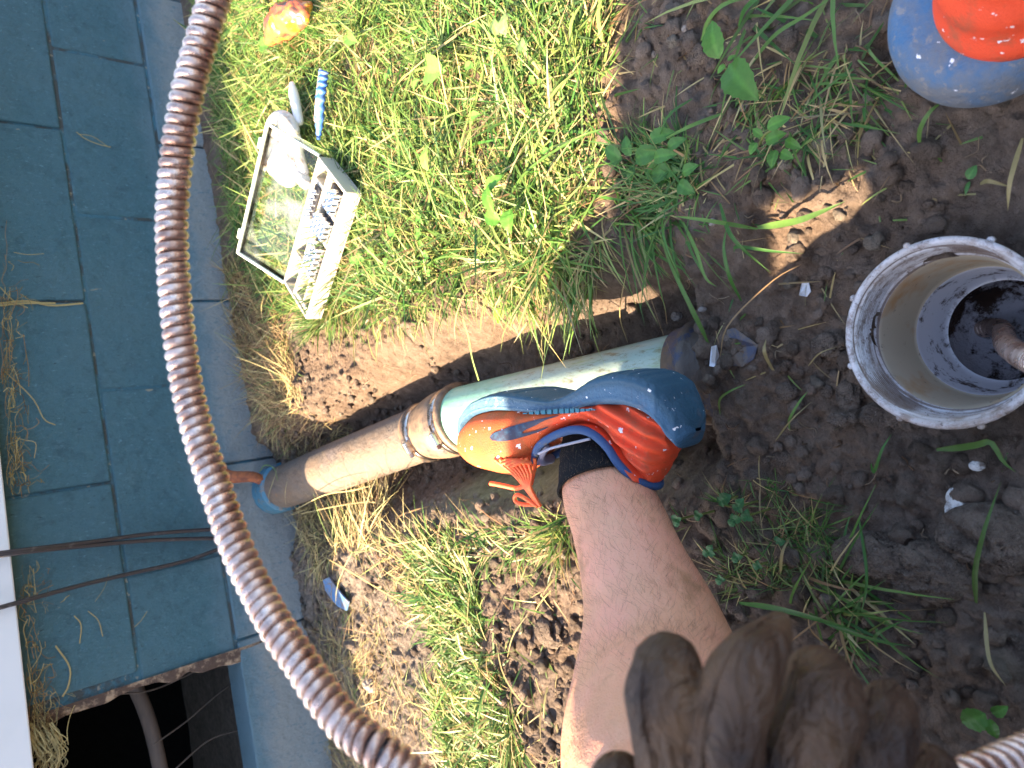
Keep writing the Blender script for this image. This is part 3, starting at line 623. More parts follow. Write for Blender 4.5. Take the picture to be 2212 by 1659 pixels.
sw = merge([patch(zc([(540, 640), (560, 615), (620, 590), (700, 558), (850, 518), (930, 500), (1030, 480)]), zc([(540, 645), (560, 668), (640, 676), (740, 650), (762, 605), (850, 560), (930, 520), (1030, 486)]), zx(541), zx(1028)),
            patch(zc([(735, 625), (800, 612), (870, 592), (930, 572)]), zc([(735, 655), (800, 634), (870, 608), (930, 578)]), zx(738), zx(928), .0012)])
sub(mesh('side_mark', *sw, navy), shoe)
# teal slots in the midsole
tl = []
for k in range(13):
    X = 800+k*43; x = zx(X); y0 = zy(455-.05*(X-800)-14*math.sin(k/12*3.1)); y1 = y0+11*math.sin((k+1.2)/14*3.1)*.9
    cw = widS(x)*.985
    q = [SP(x, y0, cw), SP(x+8.5, y0, cw), SP(x+8.5, y1, cw), SP(x, y1, cw)]; tl.append(box(q[0], q[1]-q[0], q[3]-q[0], NS*.0022))
sub(mesh('sole_slots', *merge(tl), tealm, smooth=False), shoe)
# collar: loop around the opening
cl = [(1172, 985, .012), (1190, 964, .022), (1210, 945, .028), (1246, 925, .031), (1286, 914, .031), (1318, 922, .029), (1346, 950, .026), (1366, 984, .024), (1388, 1012, .021), (1408, 1033, .014), (1420, 1044, 0), (1405, 1036, -.014), (1370, 1000, -.022), (1330, 955, -.027), (1286, 938, -.030), (1230, 950, -.028), (1190, 975, -.02), (1172, 988, -.008), (1170, 990, .006), (1172, 985, .012)]
cl3 = spline(np.array([SP(x, y+5, c*1.05) for x, y, c in [(a_, b_, c_*1.12) for a_, b_, c_ in cl]]), 160); sub(mesh('collar', *tube(cl3, .0044, 16, cap=False), collarm), shoe)
sub(mesh('sock_stripe', *tube(spline(np.array([SP(x, y, c) for x, y, c in [(1208, 970, .036), (1240, 957, .040), (1280, 947, .0415), (1318, 938, .036)]]), 30), .0014, 8), bandm), shoe)
tg_ = capsules([[(SP(1205, 960, .020), .004), (SP(1188, 978, .016), .005), (SP(1180, 992, .008), .006), (SP(1176, 994, -.01), .006)]]); sub(mesh('tongue', *tg_, tonguem), shoe)
# laces
lc_ = []
def lace(pts, r=.0019): lc_.append(tube(spline(np.array([SP(*q) for q in pts]), 26), r, 8))
for k in range(7): lace([(1126+k*8.5, 978+.6*k-.05*k*k, .046-.0022*k), (1138+k*7, 992+k*.6, .042-.002*k), (1154+k*4.6, 1012+k, .036-.0015*k), (1168+k*2.2, 1040, .029), (1178+k*1.2, 1064, .024), (1186+k*.8, 1086, .019)], .0020)
for k in range(4): lace([(1128+k*10, 986+k*3, .044), (1150+k*8, 982+k*2, .040), (1176+k*3, 986+k*2, .030)], .0018)
lace([(1178, 1050, .024), (1165, 1042, .027), (1150, 1045, .028), (1130, 1040, .030), (1112, 1036, .031), (1098, 1034, .031)], .0026)
lace([(1185, 1083, .02), (1165, 1080, .026), (1152, 1074, .029), (1149, 1064, .030), (1156, 1058, .030), (1170, 1068, .027), (1187, 1087, .02)], .0023)
lace([(1187, 983, .026), (1183, 1000, .022), (1177, 1018, .02), (1172, 1040, .02)], .002)
sub(mesh('laces', *merge(lc_), lacem), shoe)
# ---- other shoe, heel towards the camera
H0 = P(2118, -12, .092); AX2 = np.array([.80, -.60, -.10]); AX2 /= np.linalg.norm(AX2); SD2 = np.cross(AX2, [0, 0, 1.]); SD2 /= np.linalg.norm(SD2); UP2 = np.cross(SD2, AX2)
if UP2[2] < 0: UP2 = -UP2
def outline(R0, sh, n=90):      # footprint: heel arc then flanks to toe
    p = []
    for a in np.linspace(-math.pi/2, math.pi/2, 40): p.append((-R0*math.cos(a), R0*math.sin(a)))
    p += [(x, R0*w) for x, w in zip(np.linspace(.02, .22, 16), [1, .98, .95, .92, .9, .88, .88, .9, .94, 1, 1.03, 1.03, 1.0, .92, .8, .6])]
    p += [(.236, .3*R0), (.24, 0), (.236, -.3*R0)]+[(x, -R0*w) for x, w in zip(np.linspace(.22, .02, 16), [.6, .8, .92, 1, 1.03, 1.03, 1, .94, .9, .88, .88, .9, .92, .95, .98, 1])]
    return np.array(p)*[1, 1]
def layers(L_, mat, name, colf=None):
    v = []
    for sc, z, dx in L_:
        o = outline(.060, 0); c = o.copy(); c[:, 0] = c[:, 0]*sc+dx*1.0; c[:, 1] *= sc
        v.append(H0+c[:, :1]*AX2+c[:, 1:]*SD2+z*UP2)
    n = len(v[0]); vv = np.array(v).reshape(-1, 3); ff = grid_faces(len(v), n).tolist()
    vv = np.vstack([vv, v[0].mean(0), v[-1].mean(0)])
    for j in range(n): ff.append([len(vv)-2, (j+1) % n, j]); ff.append([len(vv)-1, (len(v)-1)*n+j, (len(v)-1)*n+(j+1) % n])
    return vv, ff, n*len(v)
v, f, n_ = layers([(.93, -.048, 0), (1.0, -.044, 0), (1.05, -.036, 0), (1.06, -.026, 0), (1.03, -.015, 0), (.98, -.006, 0), (.93, .000, .002), (.86, .003, .004), (.78, .004, .004)], sole2m, 'x')
shoe2p = None
ups = []
for k, t_ in enumerate(np.linspace(0, 1, 40)):
    z = .002+.062*t_; sc = .80-.20*t_**1.6+.022*math.sin(t_*14)*sstep(.0, .1, t_)*sstep(1, .8, t_); ups.append((sc, z, .010+.012*t_))
uv_, uf_, nn = layers(ups, upperm, 'x'); uv_ = uv_+np.array([-.012, -.016, 0]); uc = np.tile(orange, (len(uv_), 1)); grn = sstep(.5, .7, fbm(uv_[:, 0]*60, uv_[:, 1]*60+uv_[:, 2]*50, 4, 5))[:, None]*.5; uc = uc*(1-grn)+np.array([.45, .09, .035])*grn
shoe2 = mesh('shoe', uv_, uf_, upperm, col=uc); keep(shoe2, person); shoe2['label'] = 'orange heel of the other running shoe cut off at the top right corner'
sub(mesh('sole', v, f, sole2m), shoe2)
# ---- glove
gl = [[px2(1442, 1446, .270, 78), px2(1438, 1515, .264, 86), px2(1452, 1600, .268, 84), px2(1480, 1760, .275, 84)],
      [px2(1684, 1345, .270, 26), px2(1660, 1385, .264, 50), px2(1620, 1440, .255, 76), px2(1585, 1530, .252, 80), px2(1568, 1640, .254, 80), px2(1560, 1830, .262, 84)],
      [px2(1772, 1462, .272, 70), px2(1778, 1520, .262, 86), px2(1742, 1620, .258, 88), px2(1690, 1780, .268, 84)],
      [px2(1918, 1532, .284, 58), px2(1908, 1575, .276, 70), px2(1868, 1655, .271, 74), px2(1800, 1790, .276, 76)],
      [px2(2012, 1665, .294, 54), px2(1980, 1705, .288, 62), px2(1915, 1790, .286, 66), px2(1840, 1860, .286, 72)],
      [px2(1335, 1695, .286, 62), px2(1365, 1755, .284, 80), px2(1430, 1850, .285, 100)],
      [px2(1500, 1760, .298, 90), px2(1640, 1760, .296, 100), px2(1780, 1790, .296, 90), px2(1880, 1820, .296, 70)],
      [px2(1620, 1900, .29, 150), px2(1540, 2060, .30, 150)]]
gv, gf = capsules(gl, 14, 40)
glove = mesh('glove', gv, gf, leather); keep(glove, person); remesh(glove, .0011, 2, .5)
tx = bpy.data.textures.new('wrinkle', 'CLOUDS'); tx.noise_scale = .022; tx.noise_depth = 3
d_m = glove.modifiers.new('wrinkle', 'DISPLACE'); d_m.texture = tx; d_m.strength = .0035; d_m.mid_level = .5; d_m.texture_coords = 'GLOBAL'
gsm = []
for ch in gl[:5]:
    a_ = spline(np.array([list(p)+[r] for p, r in ch]), 60); pts = []
    for i in range(3, 50):
        p = a_[i, :3]; t_ = a_[i+1, :3]-a_[i-1, :3]; t_ /= np.linalg.norm(t_); v1 = CAM-p; v1 -= t_*(v1@t_); v1 /= np.linalg.norm(v1); v2 = np.cross(t_, v1); pts.append(p+(v1*.80+v2*.60)*(a_[i, 3]+.0002))
    gsm.append(tube(pts, .0007, 6))
keep(mesh('glove_seam', *merge(gsm), leather), person)
# ---- clothes out of the frame
cloth = [[(np.array([-.57, -.26, .26]), .17), (np.array([-.58, -.28, .42]), .165), (np.array([-.57, -.25, .62]), .168), (np.array([-.56, -.24, .74]), .14)],
         [(np.array([-.56, -.08, .72]), .075), (np.array([-.53, -.02, .60]), .06)], [(np.array([-.50, -.42, .72]), .075), (np.array([-.36, -.48, .64]), .06)]]
sh_ = mesh('shirt', *capsules(cloth), clothm); keep(sh_, person); remesh(sh_, .01, 3)
st_ = mesh('shorts', *capsules([[(hipL[0], .115), (np.array([-.50, .0, .31]), .10), (np.array([-.45, .05, .34]), .088)], [(hipR[0], .115), (np.array([-.30, -.34, .33]), .10)], [(hipL[0], .13), (hipR[0], .13)]]), clothm); keep(st_, person); remesh(st_, .01, 3)
hr = mesh('hair', *capsules([[(np.array([-.53, -.17, .93]), .088), (np.array([-.53, -.165, .985]), .088)]]), hairm); keep(hr, person); remesh(hr, .008, 3)
# ================================================================== SHADE PANEL (boards added out of view to shade the diggings)
fp = empty('shade_panel', (-1.0, 0, 0)); tag(fp, 'added board panel out of view, shading the dig with a gap for sun', 'shade caster')
FX = -1.02
def bd(y0, y1, z0, z1, nm='board'): 
    o = mesh(nm, *box((FX, y0, z0), (.02, 0, 0), (0, y1-y0, 0), (0, 0, z1-z0)), woodm, smooth=False); keep(o, fp); bevel(o, .002); return o
CB = .567            # where the shadow edge runs: Y + .225 X
tn = .219/.975
ye = CB-tn*FX
def yfor(c): return c-tn*FX
tz = SUNV[2]/math.hypot(SUNV[0], SUNV[1])
def zfor(X): return (X-FX)/.975*tz
ya, yb, za, zb = yfor(.265), yfor(.358), zfor(.020), zfor(.150)+.02
edges = [ye, yfor(.475), yb]
bd(edges[1]+.0, edges[0], -.1, 1.75); bd(edges[2], edges[1]-.001, -.1, 1.75)
bd(ya, yb-.001, -.1, za); bd(ya, yb-.001, zb, 1.75)  # opening left between boards, shaped to let a sun patch through
y = ya
while y > -.9: bd(y-.13, y-.001, -.1, 1.75); y -= .13
for z in (.15, 1.5): o = mesh('rail', *box((FX-.03, -.9, z), (.029, 0, 0), (0, .9+ye-.01, 0), (0, 0, .07)), woodm, smooth=False); keep(o, fp)
#@@PART2
# ================================================================== LOOSE OBJECTS
def ico(sub=2):
    import bmesh
    bm = bmesh.new(); bmesh.ops.create_icosphere(bm, subdivisions=sub, radius=1); v = np.array([q.co[:] for q in bm.verts]); f = np.array([[l.index for l in p.verts] for p in bm.faces]); bm.free(); return v, f
IC1, IC2, IC3 = ico(1), ico(2), ico(5)
def lump(c, r, ic=IC3, seed=0, rough=.35, ang=0.):
    v, f = ic; r = np.broadcast_to(np.asarray(r, float), (3,)); k = 1.6
    d = 1+rough*(fbm(v[:, 0]*k+v[:, 2]*1.1+seed*3.1, v[:, 1]*k+v[:, 2]*k*.9+seed, 5, seed % 50)-.5)*2.6
    d = d*(1+.30*rough*(1-4*np.abs(fbm(v[:, 0]*5+v[:, 2]*3+seed, v[:, 1]*5-v[:, 2]*2, 4, (seed+7) % 50)-.5)))
    d = np.minimum(d, 1+rough*.25)      # flattened facets
    p = v*d[:, None]*r; ca, sa = math.cos(ang), math.sin(ang); p = np.stack([p[:, 0]*ca-p[:, 1]*sa, p[:, 0]*sa+p[:, 1]*ca, p[:, 2]], 1)
    return p+np.asarray(c), f
clodm = M('clod_earth', (.205, .158, .122), .95, spec=.15); clodm.mix(clodm.ramp(clodm.noise(70, 5, .7), .4, .7), (.075, .055, .043)); clodm.mix(clodm.ramp(clodm.noise(300, 5, .7), .56, .66), (.21, .17, .14)); clodm.bump(clodm.noise(220, 6, .8), .008); clodm.bump(clodm.noise(60, 4, .7), .01); clodm = clodm.m
# individually visible stones, clods and rubble
for x, y, rx, ry, mt, nm, lab, cat in [
    (1463, 683, 12, 11, stonem, 'stone', 'rounded tan stone on the dirt above the pale green pipe', 'stone'),
    (1518, 668, 9, 6, stonem, 'stone', 'small tan pebble right of the rounded stone above the green pipe', 'stone'),
    (1540, 480, 8, 8, stonem, 'stone', 'small pebble at the edge of the weeds in the shade', 'stone'),
    (1605, 232, 10, 8, stonem, 'stone', 'small brown stone just below the broad leaved weed', 'stone'),
    (1514, 118, 24, 20, clodm, 'clod', 'large grey clod left of the big leaved weed in the shade', 'clod'),
    (1410, 118, 8, 8, stonem, 'stone', 'pale pebble near the top of the shaded dirt', 'stone'),
    (1480, 62, 6, 6, stonem, 'stone', 'tiny pale pebble high on the shaded dirt', 'stone'),
    (1640, 55, 20, 16, clodm, 'clod', 'grey brown lump of dirt between grass blades near the top edge', 'clod'),
    (1700, 80, 20, 26, clodm, 'clod', 'dark clod left of the blue heel at the top right', 'clod'),
    (1788, 845, 10, 12, clodm, 'clod', 'small clod beside the left rim of the white cleanout', 'clod'),
    (1838, 858, 22, 34, clodm, 'clod', 'oval clod touching the lower left rim of the white cleanout', 'clod'),
    (1793, 745, 30, 24, clodm, 'clod', 'broad flat clod against the left side of the cleanout rim', 'clod'),
    (1820, 905, 24, 15, clodm, 'clod', 'round clod just below the oval one by the cleanout', 'clod'),
    (1700, 845, 20, 18, clodm, 'clod', 'grey clod in the open dirt between shoe and cleanout', 'clod'),
    (1940, 895, 60, 30, clodm, 'clod', 'long brown clod pressed under the cleanout rim', 'clod'),
    (1900, 1200, 70, 45, clodm, 'clod', 'ochre brown crumbly clod right of the clover patch', 'clod'),
    (2010, 1230, 62, 52, clodm, 'clod', 'big cracked clod right of the ochre one', 'clod'),
    (2150, 1160, 75, 60, clodm, 'clod', 'largest clod near the right edge beside the white rubble', 'clod'),
    (1700, 990, 26, 16, clodm, 'clod', 'tan flat clod below the blades right of the heel', 'clod'),
    (1640, 1120, 18, 14, clodm, 'clod', 'small clod half hidden in the clover', 'clod'),
    (1195, 1365, 36, 30, clodm, 'clod', 'dark clod against the left side of the bare shin', 'clod'),
    (2078, 1100, 22, 42, rubble, 'rubble', 'white chunk of broken concrete near the right edge', 'rubble'),
    (2111, 1006, 11, 9, rubble, 'rubble', 'small white rubble piece above the bigger white chunk', 'rubble'),
    (2110, 1148, 14, 12, rubble, 'rubble', 'white rubble fragment below the bigger white chunk', 'rubble'),
    (800, 1475, 26, 16, stonem, 'stone', 'pinkish grey stone beside the coiled cable near the bottom', 'stone')]:
    p = G(x, y); s = np.linalg.norm(p-CAM)*.93/FPX; o = mesh(nm, *lump((0, 0, 0), (ry*s, rx*s*1.15, min(rx, ry)*s*.62), seed=int(x), rough=.42 if mt is stonem else .62), mt); o.location = Vector(p)+Vector((0, 0, min(rx, ry)*s*.25)); tag(o, lab, cat)
# crumbs: uncountable
cv, cf, ccol = [], [], []; base = 0
N = 17000; X_ = rng.uniform(-.62, .62, N); Y_ = rng.uniform(.09, 1.72, N); ok = ~inpoly(X_, Y_, LAWN) & (np.hypot(X_-CLX, Y_-CLY) > .085) & (fbm(X_*8, Y_*8, 3, 90) > .42)
for x, y in zip(X_[ok], Y_[ok]):
    r = .0010+.0085*rng.random()**6; v, f = lump((x, y, float(gz(x, y))+r*.25), (r*rng.uniform(.8, 1.3), r, r*.75), IC1 if r < .0022 else IC2, int(rng.integers(0, 900)), .75, rng.uniform(0, 3))
    cv.append(v); cf.append(f+base); base += len(v); k = rng.random(); pb = float(sstep(.9, 1.5, y))*.6
    c = np.array([.235, .18, .14])*(.65+.7*k) if rng.random() > .06+pb*.4 else np.array([.28, .24, .19])*(.7+.5*k); ccol.append(np.tile(c, (len(v), 1)))
tag(mesh('soil_crumbs', np.vstack(cv), np.vstack(cf), soil, col=np.vstack(ccol)), kind='stuff')
# scraps
def sheet(poly, z, thick, mat, nm, lab, cat, curl=.004):
    p = [G(x, y, z+curl*math.sin(i*2.1)) for i, (x, y) in enumerate(poly)]; n = len(p); v = p+[q-np.array([0, 0, thick]) for q in p]
    f = [list(range(n))[::-1], list(range(n, 2*n))]+[[i, (i+1) % n, n+(i+1) % n, n+i] for i in range(n)]
    o = mesh(nm, np.array(v), f, mat, smooth=False); tag(o, lab, cat)
sheet([(1738, 612), (1757, 610), (1754, 630), (1749, 641), (1736, 638)], .006, .0012, wscrap, 'plastic_scrap', 'torn white scrap on the dirt left of the cleanout', 'scrap')
sheet([(708, 1250), (722, 1244), (733, 1262), (752, 1285), (765, 1296), (758, 1316), (742, 1308), (728, 1292), (712, 1272)], .012, .003, bscrap, 'plastic_scrap', 'bent blue plastic scrap in the straw between pipe and cable', 'scrap', .0012)
sheet([(1541, 748), (1556, 745), (1554, 770), (1549, 792), (1541, 790)], .004, .001, wscrap, 'plastic_scrap', 'white smear of plastic at the muddy end of the green pipe', 'scrap')
sheet([(1590, 708), (1615, 722), (1640, 745), (1632, 775), (1608, 792), (1580, 790), (1566, 782), (1590, 768), (1608, 750), (1596, 732), (1575, 728), (1572, 712)], .003, .0008, hubm, 'membrane_scrap', 'dark blue rubber patch half buried right of the green pipe', 'scrap', .001)
# ------------------------------------------------------------------ socket case
sc = empty('socket_case', P(661, 690, .05)); tag(sc, 'open socket set case with cream tray and clear lid lying in the sunlit grass', 'tool case')
TZ = .048
c00, c10, c01, c11 = P(661, 690, TZ), P(728, 474, TZ), P(604, 612, TZ), P(644, 424, TZ)
EX = (c10-c00); ex = EX/np.linalg.norm(EX); ey = np.cross([0, 0, 1.], ex); 
if ey@(c01-c00) < 0: ey = -ey
LX, LY = .272, .118
def Q(a, b, h=0): return c00+ex*a+ey*b+np.array([0, 0, h])
def qb(a0, a1, b0, b1, h0, h1): return box(Q(a0, b0, h0), ex*(a1-a0), ey*(b1-b0), np.array([0, 0, h1-h0]))
tp = [qb(0, LX, 0, LY, -.032, -.028), qb(0, LX, 0, .006, -.028, 0), qb(0, LX, LY-.006, LY, -.028, 0), qb(0, .006, .006, LY-.006, -.028, 0), qb(LX-.006, LX, .006, LY-.006, -.028, 0),
      qb(.006, LX-.006, .066, .076, -.028, -.002), qb(.006, .016, .006, .066, -.028, -.003), qb(.068, .076, .006, .066, -.028, -.003), qb(.006, .068, .030, .036, -.028, -.003), qb(.150, .158, .006, .066, -.028, -.003),
      qb(.070, .078, .076, LY-.006, -.028, -.004), qb(.160, .235, .076, LY-.006, -.028, -.003), qb(.205, .212, .006, .066, -.028, -.003)]
o = mesh('tray', *merge(tp), ivory, smooth=False); keep(o, sc); bevel(o, .0018, 2)
rk = [qb(.080, .146, .034, .062, -.027, -.010), qb(.080, .146, .008, .030, -.027, -.010), qb(.161, .202, .008, .062, -.027, -.010), qb(.214, .254, .008, .062, -.027, -.008), qb(.165, .228, .0775, .100, -.026, .001)]
o = mesh('socket_rack', *merge(rk[:1]), rackm, smooth=False); keep(o, sc); bevel(o, .001)
for q in rk[1:]: o = mesh('socket_rack', *q, rackm, smooth=False); keep(o, sc); bevel(o, .001)
# lid: a shallow clear box hinged along the back edge and leaning back
hg = math.radians(98); up_ = ey*math.cos(hg)*1.0+np.array([0, 0, math.sin(hg)]); up_ = ey*.86+np.array([0, 0, .51]); nl = np.cross(ex, up_); nl /= np.linalg.norm(nl)
if nl@ey > 0: nl = -nl
def LQ(a, b, h=0): return Q(a, LY, -.002)+up_*b-nl*(.024-h)
def lb(a0, a1, b0, b1, h0, h1): return box(LQ(a0, b0, h0), ex*(a1-a0), up_*(b1-b0), nl*(h1-h0))
LH = .112
lp = [lb(.0, LX, 0, LH, -.0006, .0006), lb(0, LX, -.0005, .001, .0007, .024), lb(0, LX, LH-.0015, LH, .0007, .024), lb(0, .0015, .0011, LH-.0016, .0007, .024), lb(LX-.0015, LX, .0011, LH-.0016, .0007, .024)]
lid = mesh('lid', *merge(lp), clear, smooth=False); keep(lid, sc)
rim = M('clear_rim', (.55, .62, .60), .12).m
rp_ = [lb(-.002, LX+.002, LH-.001, LH+.0035, .021, .026), lb(-.003, .001, 0, LH, .021, .026), lb(LX-.001, LX+.003, 0, LH, .021, .026), lb(.03, .05, LH+.003, LH+.010, .016, .026), lb(LX-.05, LX-.03, LH+.003, LH+.010, .016, .026), lb(.03, LX-.03, .045, .0475, .0007, .0028), lb(.03, .033, .0475, .10, .0007, .0028)]
o = mesh('lid_edge', *merge(rp_[:3]), rim, smooth=False); keep(o, sc)
for q in rp_[3:5]: keep(mesh('latch', *q, rim, smooth=False), sc)
# sockets
def socket_mesh(r, h):
    prof = [(0, r*.55), (0, r*.92), (.0006, r), (h*.55, r), (h*.58, r*.93), (h-.0006, r*.93), (h, r*.86), (h, r*.62), (h*.35, r*.58), (h*.35, .0001)]
    return cylring((0, 0, 0), (0, 0, 1), prof, 18)
proto = None
slots = [(.087+.0125*i, .048, .0054, .022) for i in range(5)]+[(.087+.0125*i, .019, .0056, .024) for i in range(5)]+[(.168+.011*(i % 3), .016+.013*(i//3), .0056, .024) for i in range(12)]+[(.222+.013*(i % 3), .018+.018*(i//3), .0062, .022) for i in range(6)]+[(.171+.0115*i, .088, .0048, .012) for i in range(5)]
SL = ['chrome socket in the middle black rack of five in the open cream case', 'chrome socket in the rack of five along the near edge of the cream case', 'small chrome socket in the block of twelve in the open cream case', 'wide chrome socket in the block of six at the far end of the cream case', 'short chrome bit socket in the raised rack beside the lid hinge']
me_s = {}
for i, (a_, b_, r_, h_) in enumerate(slots):
    k = (r_, h_)
    if k not in me_s: o = mesh('chrome_socket', *socket_mesh(r_, h_), chrome); me_s[k] = o
    else: o = me_s[k].copy(); C.objects.link(o)
    o.location = Vector(Q(a_, b_, -.012 if b_ < .07 else -.0005)); tag(o, SL[0 if i < 5 else 1 if i < 10 else 2 if i < 22 else 3 if i < 28 else 4], 'socket', 'chrome sockets in the open case')
# dirty white tool and cloth behind the lid
dw_o = empty('locking_pliers', G(620, 320, .03)); tag(dw_o, 'dirty pale adjustable pliers lying in the grass above the clear lid', 'pliers')
def gp3(pts): return [(P(x, y, z), r) for x, y, z, r in pts]
o = mesh('jaw', *capsules([gp3([(588, 292, .06, .012), (592, 268, .065, .014), (606, 256, .066, .015), (622, 262, .064, .014), (634, 282, .06, .012)]), gp3([(590, 292, .055, .012), (606, 290, .05, .016), (628, 300, .05, .018)])]), dwcloth); keep(o, dw_o); remesh(o, .0025, 2)
for pts in ([(632, 280, .058, .010), (640, 300, .055, .009), (646, 330, .05, .009), (656, 372, .045, .010)], [(624, 300, .050, .010), (634, 330, .048, .010), (648, 372, .045, .010)]):
    o = mesh('handle', *capsules([gp3(pts)]), dwcloth); keep(o, dw_o)
cl_o = mesh('cotton_glove', *capsules([gp3([(590, 330, .06, .022), (604, 352, .058, .026), (620, 380, .05, .022)]), gp3([(615, 330, .055, .020), (638, 362, .05, .018), (656, 392, .045, .014)]), gp3([(584, 318, .06, .018), (600, 312, .055, .016)])]), dwcloth); remesh(cl_o, .003, 2)
d2 = cl_o.modifiers.new('w', 'DISPLACE'); d2.texture = tx; d2.strength = .012; d2.texture_coords = 'GLOBAL'; tag(cl_o, 'crumpled dirty white work glove behind the clear lid', 'glove')
wh = mesh('putty_knife', *capsules([gp3([(631, 182, .05, .005), (635, 205, .05, .009), (640, 232, .05, .009), (646, 262, .048, .008)])]), M('white_plastic', (.75, .72, .68), .4).m); tag(wh, 'white plastic handle sticking up out of the grass above the pliers', 'tool handle')
# blue gripped tool
bt = empty('utility_saw', G(692, 210, .03)); tag(bt, 'blue ribbed handle with a pale metal back edge lying in the grass', 'hand tool')
bluem = M('blue_grip', (.035, .12, .42), .55); bluem.mix(bluem.ramp(bluem.noise(90, 4), .5, .65), (.20, .24, .35), 'MIX', .5); bluem = bluem.m
q = [P(700, 152, .055), P(697, 180, .055), P(692, 215, .055), P(690, 262, .045), P(688, 300, .035)]; qs = spline(np.array(q), 60)
rr = [(.0080+.0011*math.sin(i*.95))*(1 if i < 42 else 1-.6*(i-42)/18) for i in range(60)]; rr[0] = .004
keep(mesh('grip', *tube(qs, rr, 14), bluem), bt)
q2 = spline(np.array([P(693, 148, .06), P(689, 180, .06), P(685, 215, .06), P(682, 262, .05)]), 30)
keep(mesh('blade', *tube(q2, .0032, 6), M('pale_metal', (.7, .6, .5), .3, .6).m), bt)
# orange crumpled glove top left
og = mesh('wrapper', *capsules([gp3([(592, 70, .035, .018), (603, 55, .05, .024), (618, 38, .055, .026), (640, 24, .05, .020), (664, 12, .04, .010)]), gp3([(588, 80, .04, .014), (632, 50, .045, .018), (655, 32, .045, .013)])]), owrap)
remesh(og, .003, 2); d3 = og.modifiers.new('w', 'DISPLACE'); d3.texture = tx; d3.strength = .016; d3.texture_coords = 'GLOBAL'
tag(og, 'crumpled orange and yellow wrapper lying in the lawn near the top', 'wrapper')
# ================================================================== GRASS, STRAW, LEAVES
def blades(pos, az, lean, ln, wd, colr, droop, seg=4, tw=None):
    n = len(pos); hdir = np.stack([np.cos(az), np.sin(az), np.zeros(n)], 1); side = np.stack([-np.sin(az), np.cos(az), np.zeros(n)], 1)
    if tw is not None: side = side*np.cos(tw)[:, None]+np.array([0, 0, 1.])*np.sin(tw)[:, None]
    ps = [pos]; th = lean.copy(); p = pos.copy(); V = []
    for k in range(seg+1):
        u = k/seg; w_ = wd*(1-u**2.2)*.5+wd*.03
        V.append(p-side*w_[:, None]); V.append(p+side*w_[:, None])
        st = ln/seg; p = p+hdir*(np.sin(th)*st)[:, None]+np.array([0, 0, 1.])*(np.cos(th)*st)[:, None]; th = th+droop/seg
    V = np.stack(V, 1); m_ = 2*(seg+1); b = np.arange(n)[:, None]*m_
    fs = [np.stack([b[:, 0]+2*k, b[:, 0]+2*k+1, b[:, 0]+2*k+3, b[:, 0]+2*k+2], 1) for k in range(seg)]
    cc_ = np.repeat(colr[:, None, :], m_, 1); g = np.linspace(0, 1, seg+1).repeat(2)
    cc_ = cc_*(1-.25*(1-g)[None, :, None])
    return V.reshape(-1, 3), np.concatenate(fs), cc_.reshape(-1, 3)
def scatter(poly, n, hole=None):
    xs_ = np.array([p[0] for p in poly]); ys_ = np.array([p[1] for p in poly]); out = []
    while len(out) < n:
        a = rng.uniform(xs_.min(), xs_.max(), n*2); b = rng.uniform(ys_.min(), ys_.max(), n*2); ok = inpoly(a, b, poly)
        out += list(zip(a[ok], b[ok]))
    return np.array(out[:n])
G1 = np.array([.115, .215, .045]); G2 = np.array([.235, .31, .085]); G3 = np.array([.055, .15, .028]); ST = np.array([.46, .37, .17]); BR = np.array([.30, .19, .09]); GD = np.array([.05, .13, .03])
def colmix(n, w_):
    pal = np.array([G1, G2, G3, ST, BR]); k = rng.choice(5, n, p=np.array(w_)/sum(w_)); return pal[k]*rng.uniform(.72, 1.3, (n, 1))*rng.uniform(.92, 1.08, (n, 3))
parts_g = []
def lay(poly, n, ln, wd, lean, w_, flow=None, spread=1.2, dens=None, droop=(.2, 1.0), px=True, zo=0):
    pl_ = wpoly(poly) if px else poly; q = scatter(pl_, n)
    if dens is not None:
        k = fbm(q[:, 0]*dens[0], q[:, 1]*dens[0], 3, dens[2]) > dens[1]; q = q[k]
    q = q[np.hypot(q[:, 0]-CLX, q[:, 1]-CLY) > .10]
    n = len(q); fl = (fbm(q[:, 0]*4, q[:, 1]*4, 2, 61)-.5)*9
    az = (fl if flow is None else flow)+rng.normal(0, spread, n)
    pos = np.stack([q[:, 0], q[:, 1], gz(q[:, 0], q[:, 1])-.002+zo], 1)
    L_ = rng.uniform(ln[0], ln[1], n)*rng.choice([1, 1, 1, 1.5], n)
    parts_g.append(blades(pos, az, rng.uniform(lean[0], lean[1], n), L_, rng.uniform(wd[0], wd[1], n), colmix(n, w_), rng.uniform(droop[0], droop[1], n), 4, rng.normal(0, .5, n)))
lawnpx = [(395, -200), (1340, -200), (1345, 60), (1325, 200), (1300, 330), (1305, 430), (1275, 500), (1200, 575), (1125, 605), (1060, 580), (1000, 585), (950, 615), (880, 660), (740, 680), (650, 685), (580, 670), (545, 600), (500, 540), (475, 400), (455, 260), (430, 80)]
lawnpx2 = [(x if x < 1250 else x-45, y) for x, y in lawnpx]
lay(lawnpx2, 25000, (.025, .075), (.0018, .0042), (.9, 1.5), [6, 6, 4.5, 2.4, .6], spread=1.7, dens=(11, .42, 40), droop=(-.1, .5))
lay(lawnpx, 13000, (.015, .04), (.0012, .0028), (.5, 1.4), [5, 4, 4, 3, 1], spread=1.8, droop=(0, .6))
lay(lawnpx, 3000, (.05, .12), (.0022, .0048), (1.05, 1.55), [5, 6, 3, 2.5, .2], spread=1.6, droop=(-.1, .4))
